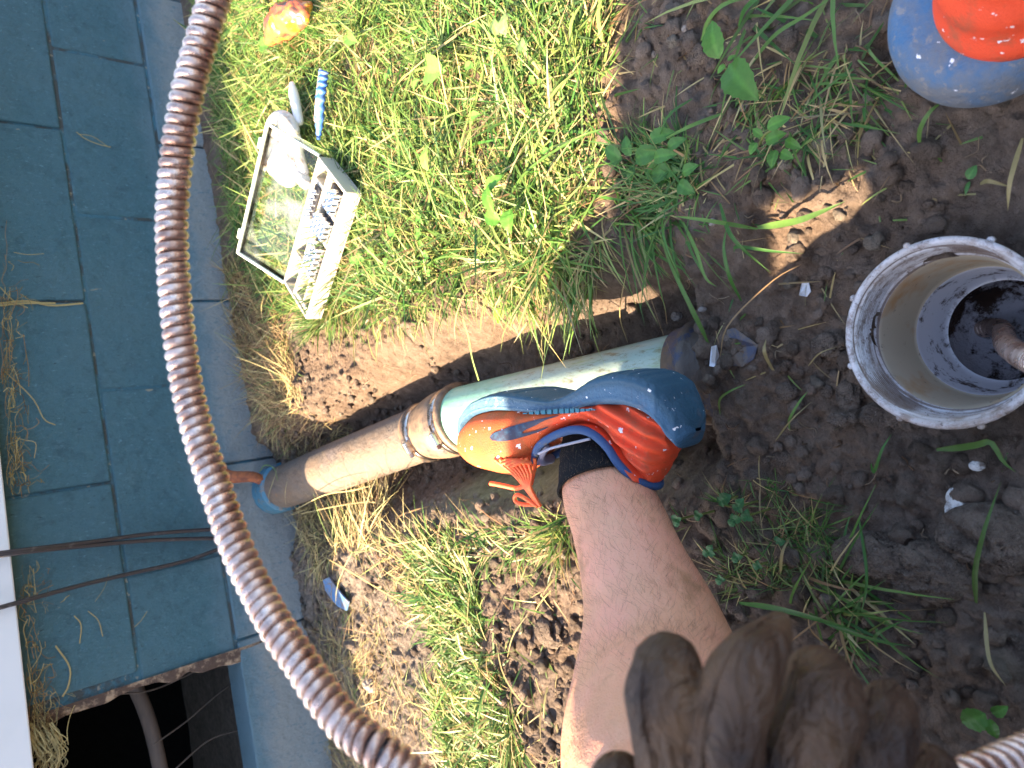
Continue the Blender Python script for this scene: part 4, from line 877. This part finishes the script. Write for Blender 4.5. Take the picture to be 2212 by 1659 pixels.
lay([(690, 700), (712, 640), (735, 560), (760, 470), (775, 480), (755, 560), (730, 650), (705, 712)], 420, (.05, .085), (.0014, .003), (.3, .9), [6, 6, 2, 2, .3], flow=1.9, spread=.5, droop=(.2, .9))
# straw thatch near the ground
lay(lawnpx, 5000, (.02, .06), (.001, .0022), (1.3, 1.6), [.3, .5, 0, 6, 2.5], droop=(-.2, .2), zo=.004)
# hanging over the bank
bankpx = [(700, 675), (960, 610), (1060, 570), (1130, 600), (1280, 500), (1310, 430), (1325, 500), (1285, 545), (1205, 625), (1120, 650), (1000, 630), (880, 690), (740, 705)]
lay(bankpx, 850, (.03, .06), (.0014, .0032), (1.1, 1.7), [4, 4, 1, 5, 1], flow=math.pi+.5, spread=.8, droop=(.3, 1.0))
lay([(1040, 590), (1180, 600), (1290, 560), (1250, 620), (1170, 650)], 90, (.05, .10), (.002, .004), (1.1, 1.6), [4, 5, 1, 3, 0], flow=math.pi-.25, spread=.35, droop=(.2, .7))
# weedy tuft in the shade right of the lawn
lay([(1335, 330), (1500, 300), (1550, 360), (1560, 420), (1480, 490), (1340, 480)], 750, (.02, .06), (.0014, .0032), (.9, 1.5), [5, 1, 5, 2, 1])
lay([(1340, 420), (1480, 430), (1500, 480), (1400, 530), (1330, 520)], 70, (.06, .13), (.002, .0042), (1.0, 1.5), [5, 1, 4, 3, 1], flow=-2.2, spread=.5)
# grass by the far shoe
lay([(1650, 170), (1900, 100), (1960, 180), (1950, 260), (1800, 350), (1660, 370), (1620, 300)], 420, (.015, .05), (.001, .0026), (.9, 1.5), [4, 1, 5, 3, 1.5])
lay([(1560, 0), (1900, -60), (1880, 120), (1650, 100)], 30, (.04, .11), (.0022, .0045), (.9, 1.5), [5, 2, 3, 2, 0])
# sparse blades over the dirt
lay([(1350, 0), (2212, 0), (2212, 1000), (1350, 700)], 260, (.012, .035), (.0008, .002), (1.2, 1.6), [2, 1, 2, 4, 3], zo=.003)
# strip at the lower side of the trench, left of the shin
lay([(960, 1160), (1060, 1135), (1200, 1130), (1230, 1190), (1160, 1210), (1060, 1210), (960, 1195)], 380, (.02, .05), (.0012, .003), (.8, 1.5), [4, 2, 4, 4, 1])
lay([(900, 1180), (1010, 1180), (1040, 1300), (1060, 1400), (1120, 1520), (1150, 1700), (960, 1800), (930, 1500), (950, 1380), (890, 1260)], 4000, (.025, .065), (.0016, .0042), (.8, 1.5), [6, 4, 3, 4, .8], dens=(12, .36, 12))
lay([(1175, 1130), (1222, 1110), (1235, 1190), (1190, 1200)], 120, (.03, .07), (.0014, .003), (.3, 1.3), [3, 5, 1, 3, 0])
lay([(1060, 1230), (1210, 1200), (1210, 1660), (1100, 1660)], 130, (.02, .06), (.0014, .003), (1.0, 1.5), [4, 2, 1, 4, 1])
# green patch right of the ankle
lay([(1440, 1080), (1520, 1020), (1640, 1030), (1740, 1080), (1800, 1180), (1760, 1270), (1600, 1290), (1510, 1200)], 1500, (.015, .045), (.0007, .0017), (.7, 1.5), [4, 1.5, 6, 3.5, 2], dens=(14, .40, 5))
lay([(1700, 1220), (1860, 1260), (1900, 1400), (1780, 1400), (1700, 1330)], 80, (.03, .08), (.0016, .0036), (.8, 1.4), [5, 1, 5, 2, 1])
# dry straw
straw_s = len(parts_g)
lay([(470, 560), (540, 600), (620, 700), (640, 820), (600, 930), (560, 900), (500, 760)], 1700, (.03, .09), (.0009, .0022), (.8, 1.6), [.5, .6, .1, 5, 9], droop=(-.3, .8), zo=.006)
lay([(560, 820), (640, 800), (680, 1000), (600, 1040), (560, 960)], 1700, (.015, .055), (.0007, .0016), (1.1, 1.6), [.1, .3, 0, 6, 5], droop=(-.2, .6), zo=.004)
lay([(640, 1095), (740, 1085), (790, 1130), (790, 1190), (690, 1210), (640, 1150)], 260, (.05, .13), (.0011, .0024), (1.1, 1.6), [.2, 1, 0, 9, 2], flow=-.6, spread=.9, droop=(-.2, .7), zo=.012)
lay([(560, 1080), (660, 1100), (690, 1200), (640, 1250), (580, 1160)], 900, (.03, .085), (.0008, .0018), (1.0, 1.6), [.2, .6, 0, 8, 3], droop=(-.2, 1.), zo=.006)
lay([(690, 1180), (900, 1160), (900, 1400), (960, 1700), (700, 1700), (600, 1400)], 2300, (.02, .07), (.0007, .0017), (1.1, 1.6), [.4, .4, .2, 5, 6], droop=(-.2, .6), zo=.002, dens=(14, .45, 66))
lay([(560, 1400), (760, 1380), (900, 1700), (640, 1750)], 1600, (.02, .06), (.0007, .0016), (1.1, 1.6), [.3, .3, .2, 7, 5], droop=(-.2, .6), zo=.004)
lay([(800, 1150), (1040, 1140), (1060, 1180), (880, 1250), (760, 1190)], 110, (.03, .09), (.0009, .0024), (.9, 1.5), [1.5, 1, 1, 7, 2], droop=(-.2, .8))
def obj_from(lst, name, mat):
    V, Fc, Cc = [], [], []; b = 0
    for v, f, c in lst: V.append(v); Fc.append(f+b); Cc.append(c); b += len(v)
    return mesh(name, np.vstack(V), np.vstack(Fc), mat, col=np.vstack(Cc))
# traced long blades (pixel polyline, height above ground, width in metres)
def ribbon(pts, wd, colr, z0=.004, z1=.03, flip=0):
    k = len(pts); p = []
    for i, (x, y) in enumerate(pts): u = i/(k-1); p.append(G(x, y, z0+(z1-z0)*math.sin(u*math.pi*.75)))
    q = spline(np.array(p), 14); t = np.gradient(q, axis=0); t /= np.linalg.norm(t, axis=1)[:, None]
    s_ = np.cross(t, np.array([0, 0, 1.])+.35*(flip)*np.array([1, 0, 0])); s_ /= np.linalg.norm(s_, axis=1)[:, None]
    u = np.linspace(0, 1, 14); w_ = wd*.5*np.clip(1-u**3, .05, 1)*np.clip(.45+u*3, 0, 1)
    V = np.stack([q-s_*w_[:, None], q-np.array([0, 0, wd*.12]), q+s_*w_[:, None]], 1).reshape(-1, 3)
    return V, grid_faces(14, 3, False), np.tile(colr, (len(V), 1))*rng.uniform(.9, 1.1)
LB = [([(1535, 742), (1528, 690), (1505, 620), (1478, 560), (1440, 470)], .0055, G1), ([(1640, 492), (1700, 488), (1760, 480), (1810, 462), (1850, 440)], .0065, G1), ([(1640, 495), (1560, 480), (1480, 470)], .004, G1),
      ([(2026, 970), (2080, 962), (2130, 952), (2165, 945), (2190, 985), (2212, 1010)], .0055, G1*.8), ([(2112, 1300), (2125, 1220), (2150, 1130), (2180, 1030)], .0042, G1*.7),
      ([(1990, 318), (2010, 290), (2040, 255), (2072, 222)], .004, G1*.9), ([(1600, 60), (1640, 30), (1700, 0), (1760, -30)], .0055, G3), ([(1520, 90), (1560, 55), (1610, 25), (1680, 5)], .005, G1), ([(1620, 150), (1700, 90), (1780, 50), (1850, -10)], .004, G1), ([(1500, 215), (1480, 260), (1445, 320)], .003, G3), ([(1570, 245), (1520, 285), (1440, 320)], .004, G1), ([(1560, 440), (1600, 500), (1640, 540), (1690, 590)], .0045, G3),
      ([(1606, 650), (1603, 600), (1600, 540), (1598, 490)], .0045, G3), ([(1590, 545), (1620, 535), (1700, 545), (1760, 550)], .0035, G3), ([(1480, 480), (1530, 540), (1560, 600), (1575, 620)], .004, G1), ([(1435, 440), (1470, 520), (1500, 610)], .0035, G3), ([(1560, 895), (1580, 860), (1610, 840), (1640, 825)], .0028, G1),
      ([(1885, 1000), (1910, 1010), (1935, 960), (1948, 930)], .003, G3), ([(1710, 930), (1730, 900), (1760, 860), (1770, 840)], .003, G1), ([(1750, 1320), (1820, 1335), (1920, 1360), (1990, 1378)], .004, G3), ([(1600, 1300), (1700, 1300), (1800, 1318), (1900, 1355)], .006, G3), ([(1860, 1120), (1900, 1230), (1880, 1320)], .003, G3), ([(1900, 1400), (1920, 1350), (1980, 1320)], .0035, G3),
      ([(1020, 110), (1010, 170), (1000, 200)], .0028, G2), ([(860, 200), (900, 170), (980, 150), (1010, 155)], .004, G2), ([(1120, 420), (1180, 330), (1240, 250), (1260, 230)], .0045, G2), ([(1080, 480), (1160, 380), (1300, 300), (1400, 280)], .004, G1), ([(860, 260), (900, 300), (960, 370), (1000, 430)], .0045, G1), ([(1050, 420), (1110, 520), (1180, 570)], .0045, G2), ([(960, 340), (990, 270), (1040, 240)], .004, G2), ([(1060, 10), (1090, 60), (1120, 120)], .0045, G2), ([(1310, 100), (1320, 50), (1340, 0), (1350, -40)], .0065, G2), ([(1240, 120), (1270, 60), (1300, 0)], .006, G2), ([(1140, 60), (1200, 20), (1260, 10)], .004, G1), ([(1180, 240), (1240, 200), (1290, 150)], .005, G2), ([(900, 600), (980, 560), (1060, 555)], .0035, G1), ([(760, 330), (770, 290), (790, 240)], .0045, G2), ([(690, 110), (740, 170), (800, 210)], .004, G1),
      ([(700, 1200), (780, 1230), (880, 1280), (960, 1330)], .0028, ST), ([(830, 1090), (870, 1120), (900, 1160)], .003, ST), ([(940, 1090), (890, 1110), (880, 1150)], .003, BR), ([(830, 1070), (900, 1130), (960, 1190), (1000, 1220)], .0035, ST), ([(1000, 1060), (1020, 1110), (1015, 1150)], .003, ST), ([(1070, 1350), (1110, 1440), (1160, 1500), (1180, 1515)], .0035, ST*.8), ([(1100, 1420), (1140, 1360), (1170, 1310)], .0022, ST*.8), ([(1130, 1560), (1150, 1520), (1165, 1490)], .003, G2), ([(960, 1280), (1010, 1300), (1060, 1350)], .004, G2), ([(910, 1220), (960, 1260), (1030, 1290)], .004, G1), ([(930, 1560), (980, 1500), (1010, 1440)], .004, G1), ([(960, 1460), (1020, 1440), (1080, 1460)], .004, G3),
      ([(1445, 700), (1455, 650), (1430, 600), (1460, 540)], .0022, BR), ([(1360, 740), (1362, 680), (1385, 600), (1390, 560)], .0022, ST*.7), ([(1500, 640), (1475, 600), (1450, 550)], .0024, BR), ([(1680, 810), (1684, 760), (1680, 730)], .0045, ST*.6), ([(1560, 770), (1600, 700), (1700, 610), (1760, 570)], .0016, BR), ([(2212, 300), (2205, 400), (2195, 460)], .0035, ST*.8), ([(2120, 398), (2160, 400), (2200, 410)], .0035, ST*.7), ([(1800, 1400), (1780, 1340), (1770, 1300)], .002, BR), ([(1690, 1240), (1720, 1180), (1730, 1150)], .0035, ST*.7), ([(1680, 950), (1740, 900), (1780, 860)], .0016, ST*.6), ([(2130, 1320), (2160, 1400), (2190, 1460)], .0032, ST*.7), ([(1830, 1400), (1860, 1430), (1890, 1450)], .0016, ST*.6), ([(1750, 790), (1800, 760), (1835, 745)], .0014, ST*.7)]
lbp = [ribbon(p, w_, c) for p, w_, c in LB]
def overpipe(pts, w_, c):
    q = spline(np.array([P(x, y, z) for x, y, z in pts]), 16); t = np.gradient(q, axis=0); t /= np.linalg.norm(t, axis=1)[:, None]; s_ = np.cross(t, np.array([0, 0, 1.])); s_ /= np.linalg.norm(s_, axis=1)[:, None]
    V = np.stack([q-s_*w_/2, q+s_*w_/2], 1).reshape(-1, 3); return V, grid_faces(16, 2, False), np.tile(c, (len(V), 1))
op_ = [overpipe(*a) for a in (([(628, 1015, -.02), (618, 1050, .004), (616, 1080, -.005), (624, 1115, -.04)], .002, ST), ([(600, 1010, -.01), (590, 1040, .006), (580, 1075, .0), (590, 1110, -.03)], .0025, ST*.9), ([(560, 1020, .0), (572, 1005, .01), (592, 1012, .015), (600, 1040, .01)], .002, G1), ([(640, 1100, -.03), (700, 1070, .0), (760, 1060, .0), (800, 1050, -.02)], .0022, ST), ([(650, 1110, -.03), (720, 1095, -.01), (790, 1085, -.02), (840, 1090, -.05)], .002, ST*.8), ([(1000, 690, .02), (1012, 730, .01), (1020, 775, .0), (1034, 822, -.005)], .003, G2))]
tag(obj_from(parts_g[:straw_s]+lbp, 'grass', grassm), kind='stuff')
tag(obj_from(parts_g[straw_s:]+op_, 'dry_straw', strawm), kind='stuff')
# roots on the dirt and fluff on the wall
rp2 = []
for k in range(230):
    x = rng.uniform(1150, 2200) if k < 150 else rng.uniform(700, 1300); y = rng.uniform(0, 1300) if k < 150 else rng.uniform(700, 1300); a = rng.uniform(0, 6.28); ln = rng.uniform(12, 60); pts = []
    if y < 600 and x < 1340: continue
    for j in range(5): pts.append((x, y)); a += rng.normal(0, .55); x += math.cos(a)*ln/4; y += math.sin(a)*ln/4
    if min(math.hypot(q[0]-2085, q[1]-715) for q in pts) < 290: continue
    p = spline(np.array([G(*q, .003+.004*math.sin(i*1.3+k)) for i, q in enumerate(pts)]), 10); v, f = tube(p, rng.uniform(.0003, .0008), 4, cap=False); c = (np.array([.28, .20, .13]) if rng.random() < .6 else np.array([.16, .09, .05]))*rng.uniform(.6, 1.3); rp2.append((v, f, np.tile(c, (len(v), 1))))
tag(obj_from(rp2, 'loose_roots', strawm), kind='stuff')
hp_ = []
def wallstrand(pts, wd, c, off=(.006, .03)):
    p = spline(np.array([Wd(x, y, rng.uniform(*off)) for x, y in pts]), 12); t = np.gradient(p, axis=0); t /= np.linalg.norm(t, axis=1)[:, None]; s_ = np.cross(t, WN); s_ /= np.linalg.norm(s_, axis=1)[:, None]
    V = np.stack([p-s_*wd/2, p+s_*wd/2], 1).reshape(-1, 3); hp_.append((V, grid_faces(12, 2, False), np.tile(c, (len(V), 1))))
for k in range(620):
    u = rng.random()**.8; y = 620+u*1050 if rng.random() > .12 else rng.uniform(560, 700); xe = 8+(y-850)*.085 if y > 850 else 2; cl_ = fbm(np.array(y/60.), np.array(3.), 3, 14)
    if cl_ < .46 or (y < 800 and rng.random() < .6): continue
    x = xe+rng.exponential(14)+4; a = rng.uniform(-1.2, 1.2); ln = rng.uniform(14, 60)*(.5+cl_); pts = [(x, y)]
    for j in range(3): a += rng.normal(0, .6); x += abs(math.cos(a))*ln/3*rng.choice([1, -.4]); x = max(x, xe-6); y += math.sin(a)*ln/3*1.5; pts.append((x, y))
    wallstrand(pts, rng.uniform(.0005, .0014), (ST if rng.random() < .6 else BR)*rng.uniform(.35, 1.1))
for pts, wd in (([(8, 800), (70, 860), (95, 905), (120, 918)], .002), ([(165, 285), (185, 300), (215, 312), (240, 318)], .002), ([(170, 290), (200, 295), (235, 318)], .0014), ([(120, 1395), (150, 1440), (148, 1480), (135, 1505)], .003), ([(160, 1330), (175, 1350), (172, 1390)], .002), ([(190, 1320), (212, 1340), (222, 1375)], .0016), ([(30, 545), (60, 550), (95, 548)], .0012), ([(0, 655), (60, 650), (110, 660), (180, 655)], .004), ([(0, 660), (50, 655), (120, 655)], .004), ([(0, 620), (30, 650), (60, 665)], .002), ([(290, 1355), (305, 1340), (318, 1320)], .0012), ([(205, 1300), (225, 1270), (235, 1240)], .0008)):
    wallstrand(pts, wd, ST*.8, (.006, .010))
for k in range(60):     # tuft hanging in the hatch corner
    x = rng.uniform(60, 120); y = rng.uniform(1560, 1600); a = rng.uniform(.2, 1.2); ln = rng.uniform(40, 100); wallstrand([(x, y), (x+20*math.cos(a), y+ln*.4), (x+30*math.cos(a)+10*math.sin(k), y+ln*.7), (x+25*math.cos(a)-10, y+ln)], rng.uniform(.001, .0026), ST*rng.uniform(.4, 1.), (.01, .04))
tag(obj_from(hp_, 'hanging_straw', strawm), kind='stuff')
# broad leaves
def leaf(c, ang, ln, wd, lift=.15, fold=.25, n=12, ser=.06, colr=G1, seed=0):
    d = np.array([math.cos(ang), math.sin(ang), lift]); d /= np.linalg.norm(d); s_ = np.cross([0, 0, 1.], d); s_ /= np.linalg.norm(s_); up_v = np.cross(d, s_); V = []; m_ = 7
    for i in range(n+1):
        u = i/n; w_ = wd*.5*math.sin(math.pi*u**.8)**.8*(1+ser*(-1)**i); z = .10*ln*math.sin(u*3)-.12*ln*u*u
        for j in range(m_): s = (j/(m_-1)-.5)*2; V.append(c+d*ln*u+s_*w_*s+up_v*(abs(s)*w_*fold+z+.03*wd*math.sin(i*1.7+s*3+seed)))
    V = np.array(V); cc_ = np.tile(colr, (len(V), 1))*rng.uniform(.85, 1.15); cc_[3::7] *= 1.35
    return V, grid_faces(n+1, m_, False), cc_
def pxdir(x0, y0, x1, y1, z=.03): a = G(x0, y0, z); b = G(x1, y1, z); return a, math.atan2(b[1]-a[1], b[0]-a[0]), np.linalg.norm((b-a)[:2])
def plant(name, lab, leaves, stems=(), colr=G1, cat='weed', group=None, loc=None):
    o = empty(name, G(leaves[0][0], leaves[0][1])); tag(o, lab, cat, group)
    for k, (x0, y0, x1, y1, wr, z) in enumerate(leaves):
        a, an_, ln = pxdir(x0, y0, x1, y1, z); v, f, c_ = leaf(a, an_, ln, ln*wr, lift=rng.uniform(-.05, .25), colr=np.array(colr), seed=k); keep(mesh('leaf', v, f, leafm, col=c_), o)
    for pts in stems:
        p = spline(np.array([G(x, y, z) for x, y, z in pts]), 16); v, f = tube(p, .0012, 6); keep(mesh('stem', v, f, leafm, col=np.tile(np.array([.18, .20, .06]), (len(v), 1))), o)
GW = (.075, .19, .028)
plant('broadleaf_weed', 'weed with two big pointed leaves in the shaded dirt left of the blue heel', [(1612, 150, 1596, 70, .62, .045), (1632, 162, 1700, 238, .60, .045), (1618, 160, 1600, 178, .6, .04), (1622, 150, 1640, 140, .5, .04)], [[(1612, 158, .04), (1625, 185, .03), (1665, 215, .01)]], GW)
plant('broadleaf_weed', 'weed with small pale leaves below the two big leaves', [(1700, 290, 1752, 268, .55, .035), (1690, 315, 1735, 298, .6, .03), (1672, 318, 1660, 345, .7, .03), (1685, 305, 1668, 290, .6, .03), (1700, 330, 1695, 372, .65, .02), (1710, 335, 1745, 350, .6, .02), (1720, 310, 1765, 330, .5, .02)], [[(1665, 318, .02), (1690, 300, .03), (1720, 285, .03)]], GW)
plant('broadleaf_weed', 'leafy weed cluster at the shaded edge of the lawn above the green pipe', [(1380, 350, 1345, 325, .6, .03), (1370, 345, 1340, 360, .6, .02), (1400, 345, 1385, 300, .55, .03), (1410, 350, 1450, 330, .55, .03), (1420, 365, 1455, 385, .6, .02), (1430, 380, 1480, 372, .5, .02), (1395, 365, 1385, 400, .6, .02), (1450, 350, 1500, 340, .45, .03), (1480, 330, 1510, 305, .5, .03), (1440, 310, 1480, 290, .5, .03), (1500, 380, 1530, 360, .6, .02), (1490, 400, 1520, 420, .6, .02)], colr=(.06, .16, .03))
plant('broadleaf_weed', 'single oval pale leaf standing out in the middle of the lawn', [(985, 378, 984, 322, .55, .05)], colr=(.20, .34, .07))
plant('broadleaf_weed', 'round leaf among the sunlit grass above the oval leaf', [(968, 165, 1012, 165, .8, .04), (935, 205, 950, 180, .6, .035)], colr=(.15, .30, .06))
plant('broadleaf_weed', 'pair of dark green leaves at the lower right of the sunlit lawn', [(1108, 410, 1122, 468, .5, .045), (1140, 455, 1142, 508, .85, .03), (1100, 420, 1128, 385, .5, .04), (1120, 480, 1090, 470, .6, .03)], colr=(.10, .26, .035))
plant('broadleaf_weed', 'scalloped grey green leaf near the top of the lawn', [(1150, 95, 1155, 50, .75, .045), (1130, 90, 1122, 60, .6, .04), (1175, 105, 1190, 125, .7, .04)], colr=(.16, .24, .09))
plant('broadleaf_weed', 'small bright green leaf hanging on the trench bank above the orange shoe', [(1105, 690, 1098, 668, .8, .03), (1108, 690, 1122, 698, .8, .03)], colr=(.16, .33, .03))
plant('broadleaf_weed', 'big blurred green leaf near the bottom right corner', [(2170, 1490, 2120, 1510, .8, .05), (2175, 1500, 2212, 1480, .6, .04), (2170, 1510, 2190, 1545, .7, .04)], colr=(.07, .18, .03))
plant('broadleaf_weed', 'round dark leaf right of the sun patch above the cleanout', [(2128, 400, 2140, 368, .7, .04), (2122, 400, 2112, 430, .3, .03)], colr=(.05, .14, .03))
for x, y, wh_ in [(620, 105, 'just below the orange wrapper'), (790, 90, 'high up between the blue grip and the top edge'), (880, 170, 'above the middle of the lawn'), (1060, 150, 'below the scalloped leaf'), (1200, 190, 'at the upper right edge of the lawn'), (1230, 330, 'left of the leafy weed cluster'), (850, 430, 'right of the clear lid'), (1060, 260, 'between the round leaf and the dark green pair'), (870, 570, 'low in the lawn right of the cream tray'), (1190, 500, 'just right of the dark green leaf pair'), (940, 520, 'low in the lawn above the trench bank')]:
    a = rng.uniform(0, 6.28); r = rng.uniform(13, 21)
    plant('lawn_leaf', 'small broad leaf in the lawn, '+wh_, [(x, y, x+r*math.cos(a), y+r*math.sin(a), .65, .035), (x, y, x+r*math.cos(a+2), y+r*math.sin(a+2), .65, .03)], colr=(.12, .27, .05), group='small broad leaves scattered in the lawn')
def clover(x, y, r, z, lab, grp, c):
    a0 = rng.uniform(0, 6.28); plant('clover', lab, [(x, y, x+r*math.cos(a0+k*2.09), y+r*math.sin(a0+k*2.09), .95, z) for k in range(3)], [[(x, y, z), (x+3, y+2, .005)]], c, 'clover', grp)
for x, y, r, z, wh_ in [(1640, 1078, 17, .04, 'topmost of the dense cluster'), (1665, 1095, 16, .045, 'right hand one of the dense cluster'), (1630, 1105, 15, .04, 'lowest of the dense cluster'), (1596, 1068, 15, .035, 'left of the dense cluster'), (1545, 1100, 13, .03, 'halfway between shin and dense cluster'), (1500, 1110, 14, .03, 'nearest the ankle'), (1560, 1180, 13, .025, 'in the middle of the patch below the cluster'), (1620, 1190, 13, .025, 'right of the middle one in the patch'), (1700, 1160, 12, .02, 'rightmost in the patch'), (1520, 1250, 14, .03, 'against the lower shin'), (1580, 1240, 12, .02, 'just above the index finger of the glove'), (1660, 1210, 12, .02, 'lowest on the right, above the glove')]:
    clover(x, y, r, z, 'shaded clover right of the shin, '+wh_, 'clovers right of the shin', (.04, .135, .045))
for i in range(9):
    x, y = scatter([(780, 480), (960, 470), (1080, 520), (960, 600), (760, 590)], 1)[0]; clover(x, y, 9, .035, 'small clover in the sunlit grass right of the socket case', 'clovers in the lawn', (.12, .28, .05))
for i, (x, y, r, wh_) in enumerate([(1050, 430, 14, 'left of the dark green leaf pair'), (1040, 500, 15, 'lower left of the dark green leaf pair'), (1150, 250, 14, 'on the right side of the lawn'), (1070, 255, 12, 'in the centre of the lawn'), (950, 130, 13, 'above the round leaf'), (1020, 455, 12, 'right of the clovers in the lawn')]):
    p = G(x, y, .012); a = rng.uniform(0, 6.28); s = 1.0/1500*1.0; v, f, c_ = leaf(p, a, r*2*.00075, r*1.6*.00075, .1, .5, ser=.1, colr=np.array([.27, .16, .10]), seed=i); o = mesh('dead_leaf', v-p, f, leafm, col=c_); o.location = Vector(p)
    tag(o, 'curled brown dead leaf in the grass, '+wh_, 'dead leaf', 'brown dead leaves in the lawn')
